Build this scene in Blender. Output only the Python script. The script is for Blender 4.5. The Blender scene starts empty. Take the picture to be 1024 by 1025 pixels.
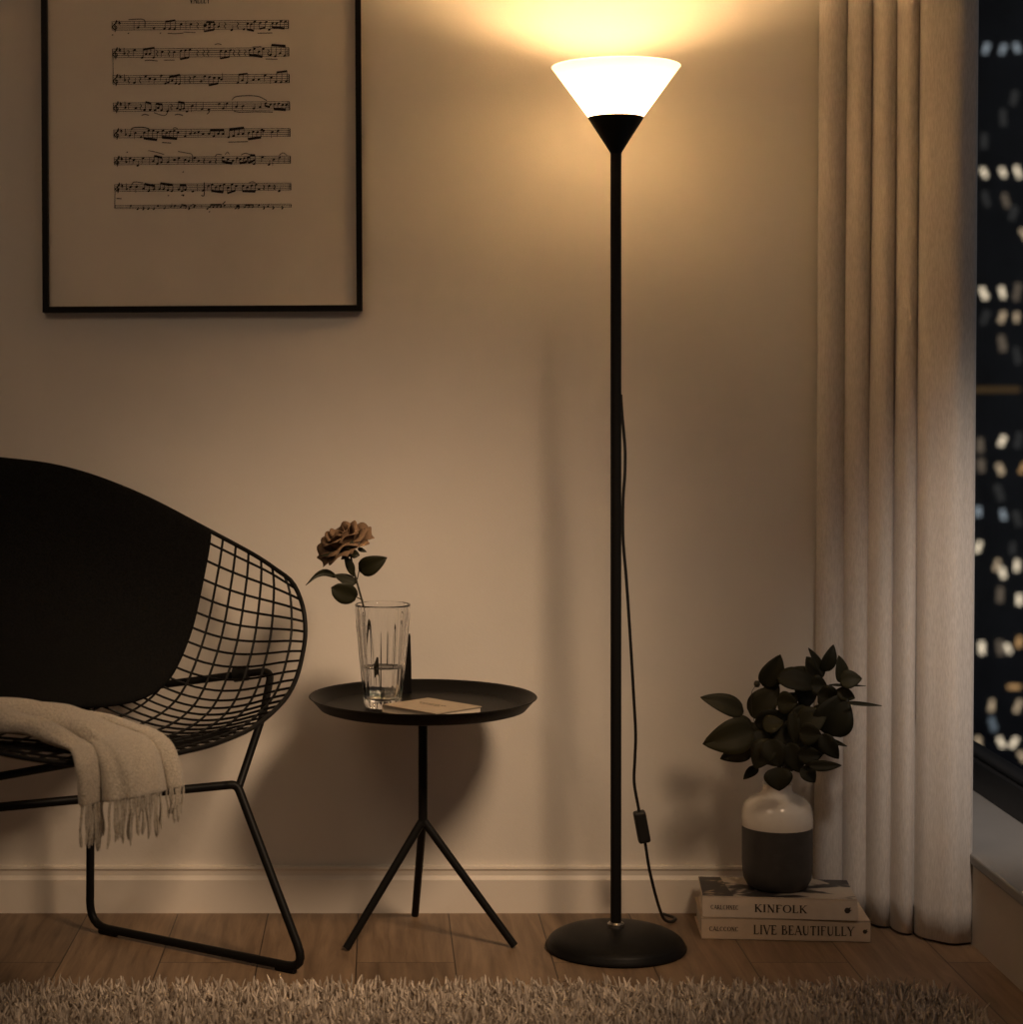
import bpy, math, random
import numpy as np
from mathutils import Vector, Matrix

random.seed(7)
RNG = np.random.default_rng(11)
PI = math.pi
sc = bpy.context.scene
COL = sc.collection

# ------------------------------------------------------------------ camera geometry
F, CX, CY, H = 2000.0, 380.0, 385.0, 1.115      # focal length in pixels, principal point, eye height


def P(px, py, D):
    """A point seen at that pixel, at distance D in front of the eye."""
    return Vector(((px - CX) * D / F, D, H - (py - CY) * D / F))


# ------------------------------------------------------------------ mesh helpers
class MB:
    def __init__(self):
        self.v, self.f = [], []

    def add(self, verts, faces):
        n = len(self.v)
        self.v += [tuple(p) for p in verts]
        self.f += [tuple(i + n for i in q) for q in faces]
        return self

    def box(self, a, b, M=None):
        (x0, y0, z0), (x1, y1, z1) = a, b
        vs = [Vector((x, y, z)) for z in (z0, z1) for y in (y0, y1) for x in (x0, x1)]
        if M is not None:
            vs = [M @ p for p in vs]
        return self.add(vs, [(0, 2, 3, 1), (4, 5, 7, 6), (0, 1, 5, 4), (2, 6, 7, 3), (0, 4, 6, 2), (1, 3, 7, 5)])

    def tube(self, pts, r, n=10, caps=True):
        pts = [Vector(p) for p in pts]
        rs = r if isinstance(r, (list, tuple)) else [r] * len(pts)
        t0 = (pts[1] - pts[0]).normalized()
        up = Vector((0, 0, 1)) if abs(t0.z) < .9 else Vector((1, 0, 0))
        nrm = (up - t0 * up.dot(t0)).normalized()
        rings = []
        for i, p in enumerate(pts):
            a = pts[max(0, i - 1)]
            b = pts[min(len(pts) - 1, i + 1)]
            t = (b - a)
            if t.length < 1e-9:
                t = t0
            t = t.normalized()
            nrm = (nrm - t * nrm.dot(t))
            nrm = nrm.normalized() if nrm.length > 1e-6 else t.orthogonal().normalized()
            bn = t.cross(nrm)
            rings.append([p + (nrm * math.cos(2 * PI * k / n) + bn * math.sin(2 * PI * k / n)) * rs[i] for k in range(n)])
        vs = [q for ring in rings for q in ring]
        fs = []
        for i in range(len(pts) - 1):
            for k in range(n):
                k2 = (k + 1) % n
                fs.append((i * n + k, i * n + k2, (i + 1) * n + k2, (i + 1) * n + k))
        if caps:
            fs.append(tuple(range(n - 1, -1, -1)))
            m = (len(pts) - 1) * n
            fs.append(tuple(range(m, m + n)))
        return self.add(vs, fs)

    def loop(self, pts, r, n=8):
        pts = [Vector(p) for p in pts]
        N = len(pts)
        vs, fs = [], []
        nrm = None
        for i, p in enumerate(pts):
            t = (pts[(i + 1) % N] - pts[i - 1]).normalized()
            if nrm is None:
                nrm = t.orthogonal().normalized()
            nrm = (nrm - t * nrm.dot(t)).normalized()
            bn = t.cross(nrm)
            vs += [p + (nrm * math.cos(2 * PI * k / n) + bn * math.sin(2 * PI * k / n)) * r for k in range(n)]
        for i in range(N):
            j = (i + 1) % N
            for k in range(n):
                k2 = (k + 1) % n
                fs.append((i * n + k, i * n + k2, j * n + k2, j * n + k))
        return self.add(vs, fs)

    def lathe(self, prof, c=(0, 0, 0), n=64, mod=None, closed=False):
        c = Vector(c)
        vs, fs, idx = [], [], []
        for j, (r, z) in enumerate(prof):
            if r < 1e-6:
                idx.append([len(vs)] * n)
                vs.append(c + Vector((0, 0, z)))
            else:
                row = []
                for k in range(n):
                    a = 2 * PI * k / n
                    rr = r * (mod(j, a) if mod else 1)
                    row.append(len(vs))
                    vs.append(c + Vector((rr * math.cos(a), rr * math.sin(a), z)))
                idx.append(row)
        m = len(prof)
        for j in range(m if closed else m - 1):
            a, b = idx[j], idx[(j + 1) % m]
            for k in range(n):
                k2 = (k + 1) % n
                q = []
                for i in (a[k], a[k2], b[k2], b[k]):
                    if i not in q:
                        q.append(i)
                if len(q) > 2:
                    fs.append(tuple(q))
        return self.add(vs, fs)

    def grid(self, rows):
        nr, nc = len(rows), len(rows[0])
        vs = [p for r in rows for p in r]
        fs = [(i * nc + j, i * nc + j + 1, (i + 1) * nc + j + 1, (i + 1) * nc + j) for i in range(nr - 1) for j in range(nc - 1)]
        return self.add(vs, fs)

    def build(self, name, mat, parent=None, smooth=True, angle=40, label=None):
        me = bpy.data.meshes.new(name)
        me.from_pydata(self.v, [], self.f)
        me.validate()
        return link_mesh(name, me, mat, parent, smooth, angle, label)


def link_mesh(name, me, mat, parent=None, smooth=True, angle=40, label=None):
    import bmesh
    bm = bmesh.new()
    bm.from_mesh(me)
    bmesh.ops.recalc_face_normals(bm, faces=bm.faces)
    bm.to_mesh(me)
    bm.free()
    if smooth:
        me.shade_smooth()
        if angle:
            me.set_sharp_from_angle(angle=math.radians(angle))
    if mat:
        me.materials.append(mat)
    o = bpy.data.objects.new(name, me)
    COL.objects.link(o)
    if parent is not None:
        o.parent = parent
        w = Matrix.Translation(ROOTLOC.get(parent.name, Vector((0, 0, 0))))
        o.matrix_parent_inverse = w.inverted()
    if label:
        o['label'] = label
    return o


ROOTLOC = {}


def thing(name, label, cat, loc, group=None):
    o = bpy.data.objects.new(name, None)
    o.empty_display_size = .05
    COL.objects.link(o)
    o.location = loc
    ROOTLOC[o.name] = Vector(loc)
    o['label'] = label
    o['category'] = cat
    if group:
        o['group'] = group
    return o


def tag(o, label, cat, group=None, kind=None):
    o['label'] = label
    o['category'] = cat
    if group:
        o['group'] = group
    if kind:
        o['kind'] = kind
    return o


def struct(o):
    o['kind'] = 'structure'
    return o


def solidify(o, t, offset=0, rim=True):
    m = o.modifiers.new('solid', 'SOLIDIFY')
    m.thickness = t
    m.offset = offset
    m.use_rim = rim
    return m


def bevel(o, w, seg=2):
    m = o.modifiers.new('bevel', 'BEVEL')
    m.width = w
    m.segments = seg
    m.limit_method = 'ANGLE'
    m.angle_limit = math.radians(40)
    return m


def subsurf(o, n=1):
    m = o.modifiers.new('sub', 'SUBSURF')
    m.levels = m.render_levels = n
    return m


def spline(pts, n, closed=False):
    """n points, evenly spaced, on a Catmull-Rom curve through pts."""
    p = [np.array(q, float) for q in pts]
    d = []
    N = len(p)
    segs = N if closed else N - 1
    for i in range(segs):
        if closed:
            a, b, c, e = p[i - 1], p[i], p[(i + 1) % N], p[(i + 2) % N]
        else:
            b, c = p[i], p[i + 1]
            a = p[i - 1] if i > 0 else 2 * b - c
            e = p[i + 2] if i + 2 < N else 2 * c - b
        for k in range(24):
            t = k / 24
            d.append(.5 * (2 * b + (c - a) * t + (2 * a - 5 * b + 4 * c - e) * t * t + (3 * b - a - 3 * c + e) * t ** 3))
    if not closed:
        d.append(p[-1])
    else:
        d.append(d[0])
    d = np.array(d)
    L = np.concatenate([[0], np.cumsum(np.linalg.norm(np.diff(d, axis=0), axis=1))])
    s = np.linspace(0, L[-1], n + (1 if closed else 0))
    r = np.stack([np.interp(s, L, d[:, k]) for k in range(d.shape[1])], 1)
    return r[:-1] if closed else r


def fillet(pts, rad, n=6):
    """Polyline with its inner corners rounded."""
    pts = [Vector(p) for p in pts]
    rads = rad if isinstance(rad, (list, tuple)) else [rad] * len(pts)
    out = [pts[0]]
    for i in range(1, len(pts) - 1):
        a, b, c = pts[i - 1], pts[i], pts[i + 1]
        u, w = (a - b), (c - b)
        d = min(rads[i], u.length * .48, w.length * .48)
        s, e = b + u.normalized() * d, b + w.normalized() * d
        for k in range(n + 1):
            t = k / n
            out.append(s * (1 - t) ** 2 + b * 2 * t * (1 - t) + e * t * t)
    out.append(pts[-1])
    return out


# ------------------------------------------------------------------ materials
def nodes(name):
    m = bpy.data.materials.new(name)
    m.use_nodes = True
    nt = m.node_tree
    return m, nt, nt.nodes['Principled BSDF'], nt.nodes['Material Output']


def plain(name, col, rough=.5, metal=0, var=.0, scale=40, bump=0, bscale=200, spec=.5, coat=0, sheen=0):
    m, nt, b, out = nodes(name)
    b.inputs['Base Color'].default_value = (*col, 1)
    b.inputs['Roughness'].default_value = rough
    b.inputs['Metallic'].default_value = metal
    b.inputs['Specular IOR Level'].default_value = spec
    b.inputs['Coat Weight'].default_value = coat
    b.inputs['Sheen Weight'].default_value = sheen
    tc = nt.nodes.new('ShaderNodeTexCoord')
    if var:
        n = nt.nodes.new('ShaderNodeTexNoise')
        n.inputs['Scale'].default_value = scale
        n.inputs['Detail'].default_value = 4
        r = nt.nodes.new('ShaderNodeValToRGB')
        r.color_ramp.elements[0].position = .3
        r.color_ramp.elements[1].position = .7
        r.color_ramp.elements[0].color = (*[c * (1 - var) for c in col], 1)
        r.color_ramp.elements[1].color = (*[min(1, c * (1 + var)) for c in col], 1)
        nt.links.new(tc.outputs['Object'], n.inputs['Vector'])
        nt.links.new(n.outputs['Fac'], r.inputs['Fac'])
        nt.links.new(r.outputs['Color'], b.inputs['Base Color'])
    if bump:
        n2 = nt.nodes.new('ShaderNodeTexNoise')
        n2.inputs['Scale'].default_value = bscale
        n2.inputs['Detail'].default_value = 3
        bp = nt.nodes.new('ShaderNodeBump')
        bp.inputs['Strength'].default_value = bump
        bp.inputs['Distance'].default_value = .002
        nt.links.new(tc.outputs['Object'], n2.inputs['Vector'])
        nt.links.new(n2.outputs['Fac'], bp.inputs['Height'])
        nt.links.new(bp.outputs['Normal'], b.inputs['Normal'])
    return m


def emit(name, col, s):
    m, nt, b, out = nodes(name)
    nt.nodes.remove(b)
    e = nt.nodes.new('ShaderNodeEmission')
    e.inputs['Color'].default_value = (*col, 1)
    e.inputs['Strength'].default_value = s
    nt.links.new(e.outputs[0], out.inputs['Surface'])
    return m


def wood_floor():
    m, nt, b, out = nodes('oak planks')
    tc = nt.nodes.new('ShaderNodeTexCoord')
    mp = nt.nodes.new('ShaderNodeMapping')
    mp.inputs['Rotation'].default_value = (0, 0, PI / 2)
    mp.inputs['Location'].default_value = (.3, .045, 0)
    nt.links.new(tc.outputs['Object'], mp.inputs['Vector'])
    br = nt.nodes.new('ShaderNodeTexBrick')
    br.offset = .37
    br.inputs['Scale'].default_value = 1
    br.inputs['Brick Width'].default_value = 1.5
    br.inputs['Row Height'].default_value = .19
    br.inputs['Mortar Size'].default_value = .0013
    br.inputs['Color1'].default_value = (.30, .30, .30, 1)
    br.inputs['Color2'].default_value = (.75, .75, .75, 1)
    br.inputs['Mortar'].default_value = (.0, .0, .0, 1)
    nt.links.new(mp.outputs[0], br.inputs['Vector'])
    mp2 = nt.nodes.new('ShaderNodeMapping')
    mp2.inputs['Scale'].default_value = (30, 2.2, 1)
    nt.links.new(tc.outputs['Object'], mp2.inputs['Vector'])
    add = nt.nodes.new('ShaderNodeVectorMath')
    add.operation = 'ADD'
    sc3 = nt.nodes.new('ShaderNodeVectorMath')
    sc3.operation = 'SCALE'
    sc3.inputs['Scale'].default_value = 9
    nt.links.new(br.outputs['Color'], sc3.inputs[0])
    nt.links.new(mp2.outputs[0], add.inputs[0])
    nt.links.new(sc3.outputs[0], add.inputs[1])
    n = nt.nodes.new('ShaderNodeTexNoise')
    n.inputs['Scale'].default_value = 1.6
    n.inputs['Detail'].default_value = 7
    n.inputs['Roughness'].default_value = .62
    n.inputs['Distortion'].default_value = .6
    nt.links.new(add.outputs[0], n.inputs['Vector'])
    r = nt.nodes.new('ShaderNodeValToRGB')
    r.color_ramp.elements[0].position = .3
    r.color_ramp.elements[0].color = (.122, .076, .043, 1)
    r.color_ramp.elements[1].position = .72
    r.color_ramp.elements[1].color = (.27, .181, .110, 1)
    nt.links.new(n.outputs['Fac'], r.inputs['Fac'])
    mr = nt.nodes.new('ShaderNodeMapRange')
    mr.inputs['To Min'].default_value = .72
    mr.inputs['To Max'].default_value = 1.15
    nt.links.new(br.outputs['Color'], mr.inputs['Value'])
    mul = nt.nodes.new('ShaderNodeVectorMath')
    mul.operation = 'SCALE'
    nt.links.new(r.outputs['Color'], mul.inputs[0])
    nt.links.new(mr.outputs[0], mul.inputs['Scale'])
    mix = nt.nodes.new('ShaderNodeMix')
    mix.data_type = 'RGBA'
    mix.inputs['B'].default_value = (.03, .018, .01, 1)
    nt.links.new(br.outputs['Fac'], mix.inputs['Factor'])
    nt.links.new(mul.outputs[0], mix.inputs['A'])
    nt.links.new(mix.outputs['Result'], b.inputs['Base Color'])
    b.inputs['Roughness'].default_value = .5
    bp = nt.nodes.new('ShaderNodeBump')
    bp.inputs['Strength'].default_value = .15
    bp.inputs['Distance'].default_value = .002
    nt.links.new(n.outputs['Fac'], bp.inputs['Height'])
    nt.links.new(bp.outputs['Normal'], b.inputs['Normal'])
    return m


def glass_mat(name, tint=(1, 1, 1), ior=1.47, rough=0.0):
    m, nt, b, out = nodes(name)
    b.inputs['Base Color'].default_value = (*tint, 1)
    b.inputs['Transmission Weight'].default_value = 1
    b.inputs['IOR'].default_value = ior
    b.inputs['Roughness'].default_value = rough
    return m


def pane_mat():
    m, nt, b, out = nodes('window glass')
    nt.nodes.remove(b)
    t = nt.nodes.new('ShaderNodeBsdfTransparent')
    t.inputs['Color'].default_value = (.93, .95, .96, 1)
    g = nt.nodes.new('ShaderNodeBsdfGlossy')
    g.inputs['Roughness'].default_value = .01
    lw = nt.nodes.new('ShaderNodeLayerWeight')
    lw.inputs['Blend'].default_value = .5
    pw = nt.nodes.new('ShaderNodeMath')
    pw.operation = 'POWER'
    pw.inputs[1].default_value = 4
    fr = nt.nodes.new('ShaderNodeMath')
    fr.operation = 'MULTIPLY_ADD'
    fr.inputs[1].default_value = .22
    fr.inputs[2].default_value = .02
    nt.links.new(lw.outputs['Facing'], pw.inputs[0])
    nt.links.new(pw.outputs[0], fr.inputs[0])
    mx = nt.nodes.new('ShaderNodeMixShader')
    nt.links.new(fr.outputs[0], mx.inputs[0])
    nt.links.new(t.outputs[0], mx.inputs[1])
    nt.links.new(g.outputs[0], mx.inputs[2])
    nt.links.new(mx.outputs[0], out.inputs['Surface'])
    return m


def shade_mat():
    m, nt, b, out = nodes('opal shade')
    nt.nodes.remove(b)
    d = nt.nodes.new('ShaderNodeBsdfDiffuse')
    d.inputs['Color'].default_value = (.86, .84, .80, 1)
    t = nt.nodes.new('ShaderNodeBsdfTranslucent')
    t.inputs['Color'].default_value = (.96, .92, .85, 1)
    mx = nt.nodes.new('ShaderNodeMixShader')
    mx.inputs[0].default_value = SHADE_TRANS
    nt.links.new(d.outputs[0], mx.inputs[1])
    nt.links.new(t.outputs[0], mx.inputs[2])
    nt.links.new(mx.outputs[0], out.inputs['Surface'])
    return m


def cloth_mat(name, c1, c2, scale, bump, rough=.9, sheen=.3, stretch=(1, 1, 1), dist=.003):
    m, nt, b, out = nodes(name)
    tc = nt.nodes.new('ShaderNodeTexCoord')
    mp = nt.nodes.new('ShaderNodeMapping')
    mp.inputs['Scale'].default_value = stretch
    n = nt.nodes.new('ShaderNodeTexNoise')
    n.inputs['Scale'].default_value = scale
    n.inputs['Detail'].default_value = 4
    n.inputs['Roughness'].default_value = .6
    r = nt.nodes.new('ShaderNodeValToRGB')
    r.color_ramp.elements[0].position = .35
    r.color_ramp.elements[1].position = .65
    r.color_ramp.elements[0].color = (*c1, 1)
    r.color_ramp.elements[1].color = (*c2, 1)
    bp = nt.nodes.new('ShaderNodeBump')
    bp.inputs['Strength'].default_value = bump
    bp.inputs['Distance'].default_value = dist
    L = nt.links.new
    L(tc.outputs['Object'], mp.inputs[0])
    L(mp.outputs[0], n.inputs['Vector'])
    L(n.outputs['Fac'], r.inputs['Fac'])
    L(r.outputs['Color'], b.inputs['Base Color'])
    L(n.outputs['Fac'], bp.inputs['Height'])
    L(bp.outputs['Normal'], b.inputs['Normal'])
    b.inputs['Roughness'].default_value = rough
    b.inputs['Sheen Weight'].default_value = sheen
    b.inputs['Specular IOR Level'].default_value = .2
    return m


def pile_mat():
    m, nt, b, out = nodes('shag yarn')
    g = nt.nodes.new('ShaderNodeNewGeometry')
    r = nt.nodes.new('ShaderNodeValToRGB')
    r.color_ramp.elements[0].color = (.36, .30, .24, 1)
    r.color_ramp.elements[1].color = (.82, .71, .59, 1)
    nt.links.new(g.outputs['Random Per Island'], r.inputs['Fac'])
    nt.links.new(r.outputs['Color'], b.inputs['Base Color'])
    b.inputs['Roughness'].default_value = .85
    b.inputs['Specular IOR Level'].default_value = .15
    return m


def leaf_mat(name, c1, c2, rough=.45):
    m, nt, b, out = nodes(name)
    g = nt.nodes.new('ShaderNodeNewGeometry')
    r = nt.nodes.new('ShaderNodeValToRGB')
    r.color_ramp.elements[0].color = (*c1, 1)
    r.color_ramp.elements[1].color = (*c2, 1)
    nt.links.new(g.outputs['Random Per Island'], r.inputs['Fac'])
    nt.links.new(r.outputs['Color'], b.inputs['Base Color'])
    b.inputs['Roughness'].default_value = rough
    b.inputs['Specular IOR Level'].default_value = .3
    return m


def cover_mat():
    """The photograph printed on the upper book's cover: a dark strip, then pale and dark patches."""
    m, nt, b, out = nodes('printed cover')
    L = nt.links.new
    tc = nt.nodes.new('ShaderNodeTexCoord')
    sep = nt.nodes.new('ShaderNodeSeparateXYZ')
    L(tc.outputs['Generated'], sep.inputs[0])
    n = nt.nodes.new('ShaderNodeTexNoise')
    n.inputs['Scale'].default_value = 2.6
    n.inputs['Detail'].default_value = 3
    n.inputs['Distortion'].default_value = .8
    L(tc.outputs['Generated'], n.inputs['Vector'])
    r = nt.nodes.new('ShaderNodeValToRGB')
    e = r.color_ramp.elements
    e[0].position, e[0].color = .44, (.035, .033, .035, 1)
    e[1].position, e[1].color = .50, (.50, .43, .35, 1)
    L(n.outputs['Fac'], r.inputs['Fac'])
    n2 = nt.nodes.new('ShaderNodeTexNoise')
    n2.inputs['Scale'].default_value = 9
    n2.inputs['Detail'].default_value = 2
    L(tc.outputs['Generated'], n2.inputs['Vector'])
    r2 = nt.nodes.new('ShaderNodeValToRGB')
    e = r2.color_ramp.elements
    e[0].position, e[0].color = .60, (.03, .03, .033, 1)
    e[1].position, e[1].color = .68, (.40, .30, .20, 1)
    L(n2.outputs['Fac'], r2.inputs['Fac'])
    lt = nt.nodes.new('ShaderNodeMath')
    lt.operation = 'LESS_THAN'
    lt.inputs[1].default_value = .19
    L(sep.outputs['X'], lt.inputs[0])
    mx = nt.nodes.new('ShaderNodeMix')
    mx.data_type = 'RGBA'
    L(lt.outputs[0], mx.inputs['Factor'])
    L(r.outputs['Color'], mx.inputs['A'])
    L(r2.outputs['Color'], mx.inputs['B'])
    L(mx.outputs['Result'], b.inputs['Base Color'])
    b.inputs['Roughness'].default_value = .4
    return m


SHADE_TRANS = .25
BULB = 13.2
FILL = 10.5
SPOT = 215.0
ADDED_SPOT = 190.0
WARM = (1.0, .60, .27)

M_wall = plain('wall paint', (.74, .69, .62), .9, var=.02, scale=6, bump=.12, bscale=160, spec=.2)
M_ceil = plain('ceiling paint', (.78, .75, .70), .9, spec=.2)
M_base = plain('baseboard paint', (.76, .70, .62), .45, spec=.35)
M_sill = plain('grey stone sill', (.22, .215, .21), .7, var=.03, scale=12)
M_floor = wood_floor()
M_black = plain('black powder coat', (.008, .0075, .007), .45, bump=.05, bscale=900, spec=.14)
M_tray = plain('black tray lacquer', (.007, .0063, .0056), .42, spec=.07)
M_wire = plain('black wire', (.006, .0055, .005), .5, spec=.2)
M_pad = cloth_mat('black wool', (.005, .005, .0045), (.010, .0095, .009), 260, .15, sheen=0)
M_pad.node_tree.nodes['Principled BSDF'].inputs['Specular IOR Level'].default_value = .06
M_chrome = plain('brushed steel', (.55, .52, .48), .3, 1)
M_shade = shade_mat()
M_bulb = pane_mat()
M_bulb.name = 'clear bulb glass'
M_cord = plain('black cord', (.012, .011, .010), .5)
M_frame = plain('black frame lacquer', (.006, .0055, .005), .5, spec=.15)
M_sheet = plain('cream poster paper', (.74, .675, .585), .9, var=.03, scale=8, spec=.15)
M_ink = plain('black ink', (.025, .022, .02), .8, spec=.1)
M_ink2 = plain('brown black ink', (.055, .044, .035), .8, spec=.1)
M_curtain = cloth_mat('linen curtain', (.52, .475, .43), (.64, .59, .54), 60, .25, stretch=(6, 6, 1), dist=.002)
M_throw = cloth_mat('cream wool throw', (.40, .345, .27), (.66, .59, .485), 330, .9, sheen=.4, dist=.004)
M_pile = pile_mat()
M_rugbase = plain('rug backing', (.28, .23, .18), .95)
M_glass = glass_mat('clear glass')
M_water = glass_mat('water', ior=1.33)
M_leaf = leaf_mat('deep green leaf', (.012, .0115, .0045), (.034, .030, .011), .62)
M_rleaf = leaf_mat('rose leaf', (.016, .016, .006), (.024, .022, .009), .5)
M_stem = plain('brown green stem', (.03, .026, .013), .6)
M_petal = leaf_mat('dusty rose petal', (.060, .029, .016), (.29, .185, .108), .75)
M_white = plain('white glaze', (.90, .83, .73), .16, coat=.3)
M_dark = plain('charcoal glaze', (.055, .050, .047), .5, var=.1, scale=60)
M_bookA = plain('beige book cloth', (.64, .53, .42), .7, var=.05, scale=50)
M_bookB = plain('tan book cloth', (.56, .43, .31), .7, var=.05, scale=50)
M_page = plain('book pages', (.62, .54, .43), .9, var=.08, scale=300)
M_cover = cover_mat()
M_note = plain('kraft notebook cover', (.35, .285, .205), .8, var=.05, scale=70)
M_winframe = plain('black window frame', (.012, .012, .013), .5, bump=.2, bscale=40)
M_pane = pane_mat()
M_facade = plain('dark facade', (.03, .03, .036), .9, spec=.02, var=.35, scale=.25)

# ------------------------------------------------------------------ the room
YW = 4.23            # back wall
XL, XR, YF, ZC = -2.7, 1.18, -1.6, 2.5
YA = 5.4             # end of the alcove behind the curtain
struct(MB().box((XL - .1, YF - .1, -.1), (XR + .4, YA + .1, 0)).build('floor', M_floor, smooth=False))
struct(MB().box((XL - .1, YF - .1, ZC), (XR + .4, YA + .1, ZC + .1)).build('ceiling', M_ceil, smooth=False))
struct(MB().box((XL, YW, 0), (XR - .02, YW + .1, ZC)).build('wall_back', M_wall, smooth=False))
struct(MB().box((XR - .12, YW + .1, 0), (XR - .02, YA, ZC)).build('wall_alcove', M_wall, smooth=False))
struct(MB().box((XR - .02, YA, 0), (XR + .4, YA + .1, ZC)).build('wall_end', M_wall, smooth=False))
struct(MB().box((XL - .1, YF, 0), (XL, YW + .1, ZC)).build('wall_left', M_wall, smooth=False))
struct(MB().box((XL, YF - .1, 0), (XR + .4, YF, ZC)).build('wall_front', M_wall, smooth=False))
SILL = .183
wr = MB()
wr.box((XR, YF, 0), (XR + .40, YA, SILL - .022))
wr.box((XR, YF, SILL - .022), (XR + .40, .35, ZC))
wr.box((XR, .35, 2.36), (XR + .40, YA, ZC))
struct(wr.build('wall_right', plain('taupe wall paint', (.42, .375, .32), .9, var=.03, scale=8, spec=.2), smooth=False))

# baseboard along the back wall: a flat board with a moulded cap
prof = [(0, 0), (-.016, 0), (-.016, .070), (-.013, .073), (-.010, .078), (-.010, .088), (-.013, .0925), (-.012, .097), (0, .098)]
bb = MB()
rows = [[Vector((x, YW + dy, z)) for dy, z in prof] for x in (XL, XR - .02)]
bb.grid(rows)
struct(bb.build('baseboard_back', M_base, angle=20))

win = bpy.data.objects.new('window_1', None)
COL.objects.link(win)
win['kind'] = 'structure'
XG = 1.378
s_ = MB().box((XR - .006, .35, SILL - .022), (XG + .06, YA, SILL)).build('window_sill', M_sill, win, smooth=False)
bevel(s_, .004)
fr = MB()
fr.box((XG - .015, .35, SILL), (XG + .045, YA, .255))
fr.box((XG - .005, .35, .255), (XG + .04, YA, .268))
fr.box((XG - .015, .35, 2.29), (XG + .045, YA, 2.36))
for y in (.35, 2.75, YA - .06):
    fr.box((XG - .015, y, .255), (XG + .045, y + .06, 2.29))
f_ = fr.build('window_frame', M_winframe, win, smooth=False)
bevel(f_, .004)
MB().box((XG + .014, .37, .26), (XG + .022, YA - .02, 2.30)).build('window_pane', M_pane, win, smooth=False)

# ------------------------------------------------------------------ the tower outside
DT = 260.0
tower = thing('office_tower', 'dark office tower with scattered lit windows outside at night', 'building', (100, DT, -110))
MB().box((55, DT, -110), (150, DT + 30, 190)).build('facade', M_facade, tower, smooth=False)
WM = {
    'b': emit('bright warm window', (1.0, .80, .56), 1.15),
    'm': emit('warm window', (1.0, .72, .45), .55),
    'o': emit('orange window', (1.0, .55, .22), .55),
    'd': emit('dim warm window', (1.0, .74, .52), .13),
    'v': emit('faint window', (.9, .85, .8), .035),
    'c': emit('cool window', (.84, .93, 1.0), .33),
    'e': emit('dim cool window', (.75, .88, 1.0), .16),
}
wl = [(987, 48.7, 'c'), (1003.7, 49.5, 'c'), (1017.7, 48, 'c'), (1004, 118, 'v'), (985, 140, 'v'), (1015, 98, 'v'), (985, 173, 'b'),
      (1003.7, 172.5, 'b'), (1018.7, 172.5, 'b'), (1006.6, 201, 'd'), (1014, 214, 'v'), (987, 200, 'v'), (1025, 234, 'm'),
      (984.5, 293.7, 'b'), (1003.2, 293, 'b'), (1018, 292, 'd'), (1003, 318, 'm'), (1017.4, 317.5, 'm'), (1003, 343, 'd'),
      (986, 318, 'v'), (1018, 356, 'v'), (981, 445, 'd'), (1003, 441.7, 'b'), (1019, 441, 'v'), (982, 466, 'd'), (1001, 469, 'm'),
      (1024, 469, 'o'), (1000, 492.6, 'v'), (979, 512, 'c'), (1004, 515, 'c'), (1018, 519, 'v'), (979, 547.4, 'b'), (1013.5, 549, 'v'),
      (997.7, 565.8, 'm'), (1003.7, 574, 'b'), (1017.7, 566.4, 'b'), (1001, 595, 'd'), (1020, 600, 'b'), (982.6, 648.5, 'b'),
      (1001, 649, 'd'), (1009, 649.3, 'b'), (1020, 642, 'o'), (992.4, 706.7, 'm'), (1018.7, 707, 'm'), (993.7, 725, 'e'),
      (979.2, 743, 'm'), (1002, 743.3, 'b'), (1014.8, 743, 'b'), (1023, 757, 'm')]
for gx in (1040, 1056, 1074, 1092, 1110, 968, 950, 932):
    for gy in (48, 172, 293, 318, 468, 566, 648, 743):
        if random.random() < .55:
            wl.append((gx, gy, random.choice('bbmmdc')))
k = DT / F
for (px, py, q) in wl:
    p = P(px, py, DT)
    w, h = (.30, .36) if q in 'bmco' else (.36, .5)
    mb = MB()
    d = random.uniform(-.2, .2)
    w1, w2, h1, h2 = (v * random.uniform(.8, 1.15) for v in (w, w, h * 2, h * 2))
    po = [(d - w1, 0), (-d - w2, -.06), (-d - w2, -h2), (-d + w2, -h2), (-d + w2, .0), (d + w1, .06), (d + w1, h1), (d - w1, h1)]
    mb.add([(p.x + x, DT - .12, p.z + z) for x, z in po] + [(p.x + x, DT - .01, p.z + z) for x, z in po],
           [tuple(range(8)), tuple(range(15, 7, -1))] + [(i, (i + 1) % 8, 8 + (i + 1) % 8, 8 + i) for i in range(8)])
    mb.build('window', WM[q], tower, smooth=False)
p = P(990, 390, DT)
MB().box((p.x - 4, DT - .12, p.z - .35), (p.x + 4, DT - .01, p.z + .35)).build('light_strip', emit('dim strip', (1, .55, .2), .06), tower, smooth=False)
p = P(1015, 687.5, DT)
MB().box((p.x - .8, DT - .12, p.z - .25), (p.x + .8, DT - .01, p.z + .25)).build('light_strip', WM['o'], tower, smooth=False)

# ------------------------------------------------------------------ floor lamp
LD = 3.95
lx = (616.5 - CX) * LD / F
lamp = thing('floor_lamp', 'tall black torchiere floor lamp with glowing white cone shade', 'lamp', (lx, LD, 0))
c = (lx, LD, 0)
R = .139
prof = [(0, 0), (R - .004, 0), (R, .004), (R, .007), (R - .004, .012)]
for i in range(1, 15):
    t = i / 14
    prof.append(((R - .004) * math.cos(t * PI / 2) ** .9 if t < 1 else 0, .012 + .033 * math.sin(t * PI / 2) ** 1.1))
prof = [q for q in prof]
MB().lathe(prof, c, 96).build('base', M_black, lamp)
MB().lathe([(.0, .043), (.0165, .043), (.0165, .050), (.013, .053), (0, .053)], c, 40).build('collar', M_chrome, lamp, label='brushed steel collar')
zc0 = H - (153 - CY) * LD / F
zc1 = H - (118.5 - CY) * LD / F
zr = H - (67 - CY) * LD / F
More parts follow.
